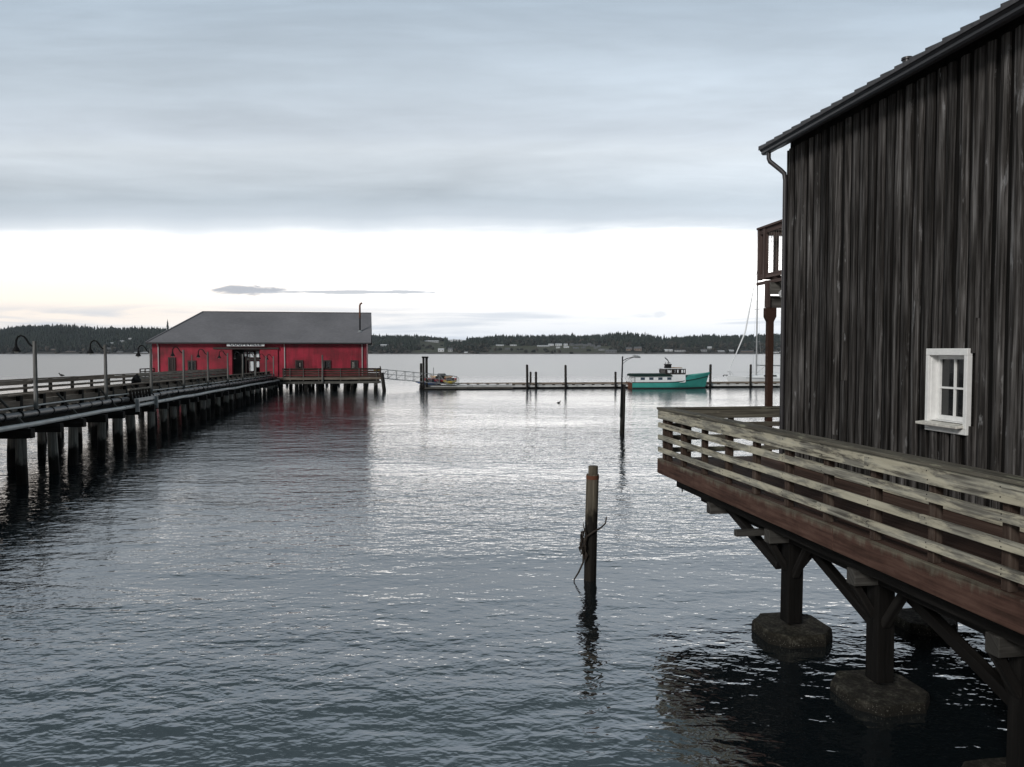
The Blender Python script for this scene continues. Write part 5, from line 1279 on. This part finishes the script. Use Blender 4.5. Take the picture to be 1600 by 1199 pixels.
# --- sailboat behind the dock, bow to the left
sY = 94.5; sx0 = at(1139, 595, sY).x; LS = 11.2
sb_ = thing('sailing_boat', (sx0, sY, 0), 'white sailing yacht with bare mast moored behind the dock near the barn', 'boat', None, R(180) + rz)
sh_ = lambda f: 1.02 + .26 * max(0, (f - .3) / .7) ** 1.5
rg = hull_rings(LS, 3.4, sh_, -.5, .8, 18, .45, 2.0)
rg = [[(x - LS, y, z) for x, y, z in r_] for r_ in rg]
mb = MB(); mb.loft(rg, closed=False, cap=False)
for i in range(len(rg) - 1): mb.quad([V(rg[i][0]), V(rg[i + 1][0]), V(rg[i + 1][-1]), V(rg[i][-1])])
mb.quad([V(q) for q in rg[0]]); mb.build('hull', M['boat_white'], sb_, smooth=True, local=True)
mb = MB()
for sy in (-1, 1):
    for i in range(12):
        f0, f1 = .1 + .86 * i / 12, .1 + .86 * (i + 1) / 12
        q4 = []
        for f in (f0, f1):
            hb = 3.4 / 2 * (.8 + .2 * min(1, f * 2.5)) * (1 - max(0, (f - .45) / .55) ** 2.0); q4.append((f * LS - LS, sy * (hb * .99 + .012), sh_(f)))
        mb.prism([(q4[0][0], q4[0][1], q4[0][2] - .2), (q4[1][0], q4[1][1], q4[1][2] - .2), (q4[1][0], q4[1][1], q4[1][2] - .16), (q4[0][0], q4[0][1], q4[0][2] - .16)], (0, -sy * .03, 0))
mb.build('cove_stripe', M['blue_glass'], sb_, local=True)
rings = []
for x_, w_, h_ in ((-2.6, .3, .05), (-3.2, .8, .22), (-4.5, 1.0, .38), (-6.5, 1.15, .50), (-8.0, 1.1, .52)):
    zb_ = 1.05; rings.append([(x_, -w_, zb_), (x_, -w_ * .85, zb_ + h_), (x_, w_ * .85, zb_ + h_), (x_, w_, zb_)])
cb = MB().loft(rings).build('coach_roof', M['boat_white'], sb_, local=True)
for x_, l_ in ((-4.0, .5), (-5.0, .6), (-6.1, .8), (-7.2, .6)):
    for sy in (-1, 1):
        mb = MB(); hh_ = .16; mb.prism([(x_, sy * 1.09, 1.2), (x_ - l_, sy * 1.12, 1.2), (x_ - l_, sy * 1.05, 1.2 + hh_), (x_, sy * 1.02, 1.2 + hh_)], (0, sy * .03, 0)); mb.build('window', M['glass'], cb, local=True)
mx = -(at(1183.5, 590, sY).x - sx0)
mb = MB(); mtop = at(1184, 420, sY).z; mb.tube([(mx, 0, 1.0), (mx, 0, mtop)], [.10, .075], 8)
mb.build('mast', M['steel'], sb_, smooth=True, local=True)
mb = MB(); mb.tube([(mx - .1, 0, 2.55), (mx - 4.6, 0, 2.45)], .07, 8); mb.build('boom', M['steel'], sb_, local=True)
mb = MB()
for z_ in (5.4, 9.4): mb.tube([(mx, -.85, z_ + .06), (mx, 0, z_), (mx, .85, z_ + .06)], .025, 6)
mb.build('spreader', M['steel'], sb_, local=True)
mb = MB(); mb.tube([(.15, 0, 1.45), (-.5, 0, 3.1), (-2.0, 0, 6.6), (mx + .1, 0, mtop - .3)], [.02, .05, .10, .05], 8); mb.build('furled_jib', M['boat_white'], sb_, smooth=True, local=True)
mb = MB()
for y_ in (-1, 1): mb.tube([(mx, y_ * .85, 5.46), (mx, 0, mtop - .2)], .008, 4); mb.tube([(mx, y_ * .85, 5.46), (mx - .2, y_ * 1.5, 1.15)], .008, 4)
mb.tube([(mx, 0, mtop), (-LS + .1, 0, 1.1)], .008, 4); mb.tube([(mx - .1, 0, 1.6), (mx - 1.2, 0, 2.5)], .02, 5); mb.build('rigging', M['steel'], sb_, local=True)
mb = MB(); mb.tube([(.2, 0, 1.32), (.62, 0, 1.36), (.75, 0, 1.2)], [.06, .05, .08], 6); mb.build('anchor', M['dark_metal'], sb_, local=True)
mb = MB()
for y_ in (-.25, .25): mb.tube([(-.4, y_ * 2, 1.3), (-.1, y_, 1.75), (.2, y_ * .3, 1.78)], .018, 5)
mb.tube([(-.4, -.5, 1.3), (-.4, -.5, 1.7), (-4, -1.5, 1.65), (-9, -1.55, 1.6)], .008, 4); mb.build('pulpit', M['steel'], sb_, local=True)
mb = MB(); mb.loft([[(-7.0, -1.0, 1.58), (-7.0, -.9, 1.62), (-7.0, .9, 1.62), (-7.0, 1.0, 1.58)], [(-7.7, -1.05, 2.02), (-7.7, -.9, 2.12), (-7.7, .9, 2.12), (-7.7, 1.05, 2.02)], [(-9.0, -1.05, 2.05), (-9.0, -.9, 2.16), (-9.0, .9, 2.16), (-9.0, 1.05, 2.05)]], closed=True, cap=False); mb.build('spray_hood', M['blue_glass'], sb_, local=True)
# ------------------------------------------------------------------ the thin sea air
hm = bpy.data.materials.new('haze'); hm.use_nodes = True; ht = NT(hm.node_tree); ht.n.clear()
ho = ht.new('ShaderNodeOutputMaterial'); hv = ht.new('ShaderNodeVolumePrincipled'); ht.l.new(hv.outputs[0], ho.inputs['Volume'])
hv.inputs['Color'].default_value = (.80, .88, 1, 1); hv.inputs['Density'].default_value = 6.5e-5
mb = MB(); mb.prism([(-2800, -400, -6), (2800, -400, -6), (2800, 2500, -6), (-2800, 2500, -6)], (0, 0, 140)); stuff(mb.build('haze', hm))
#==END==
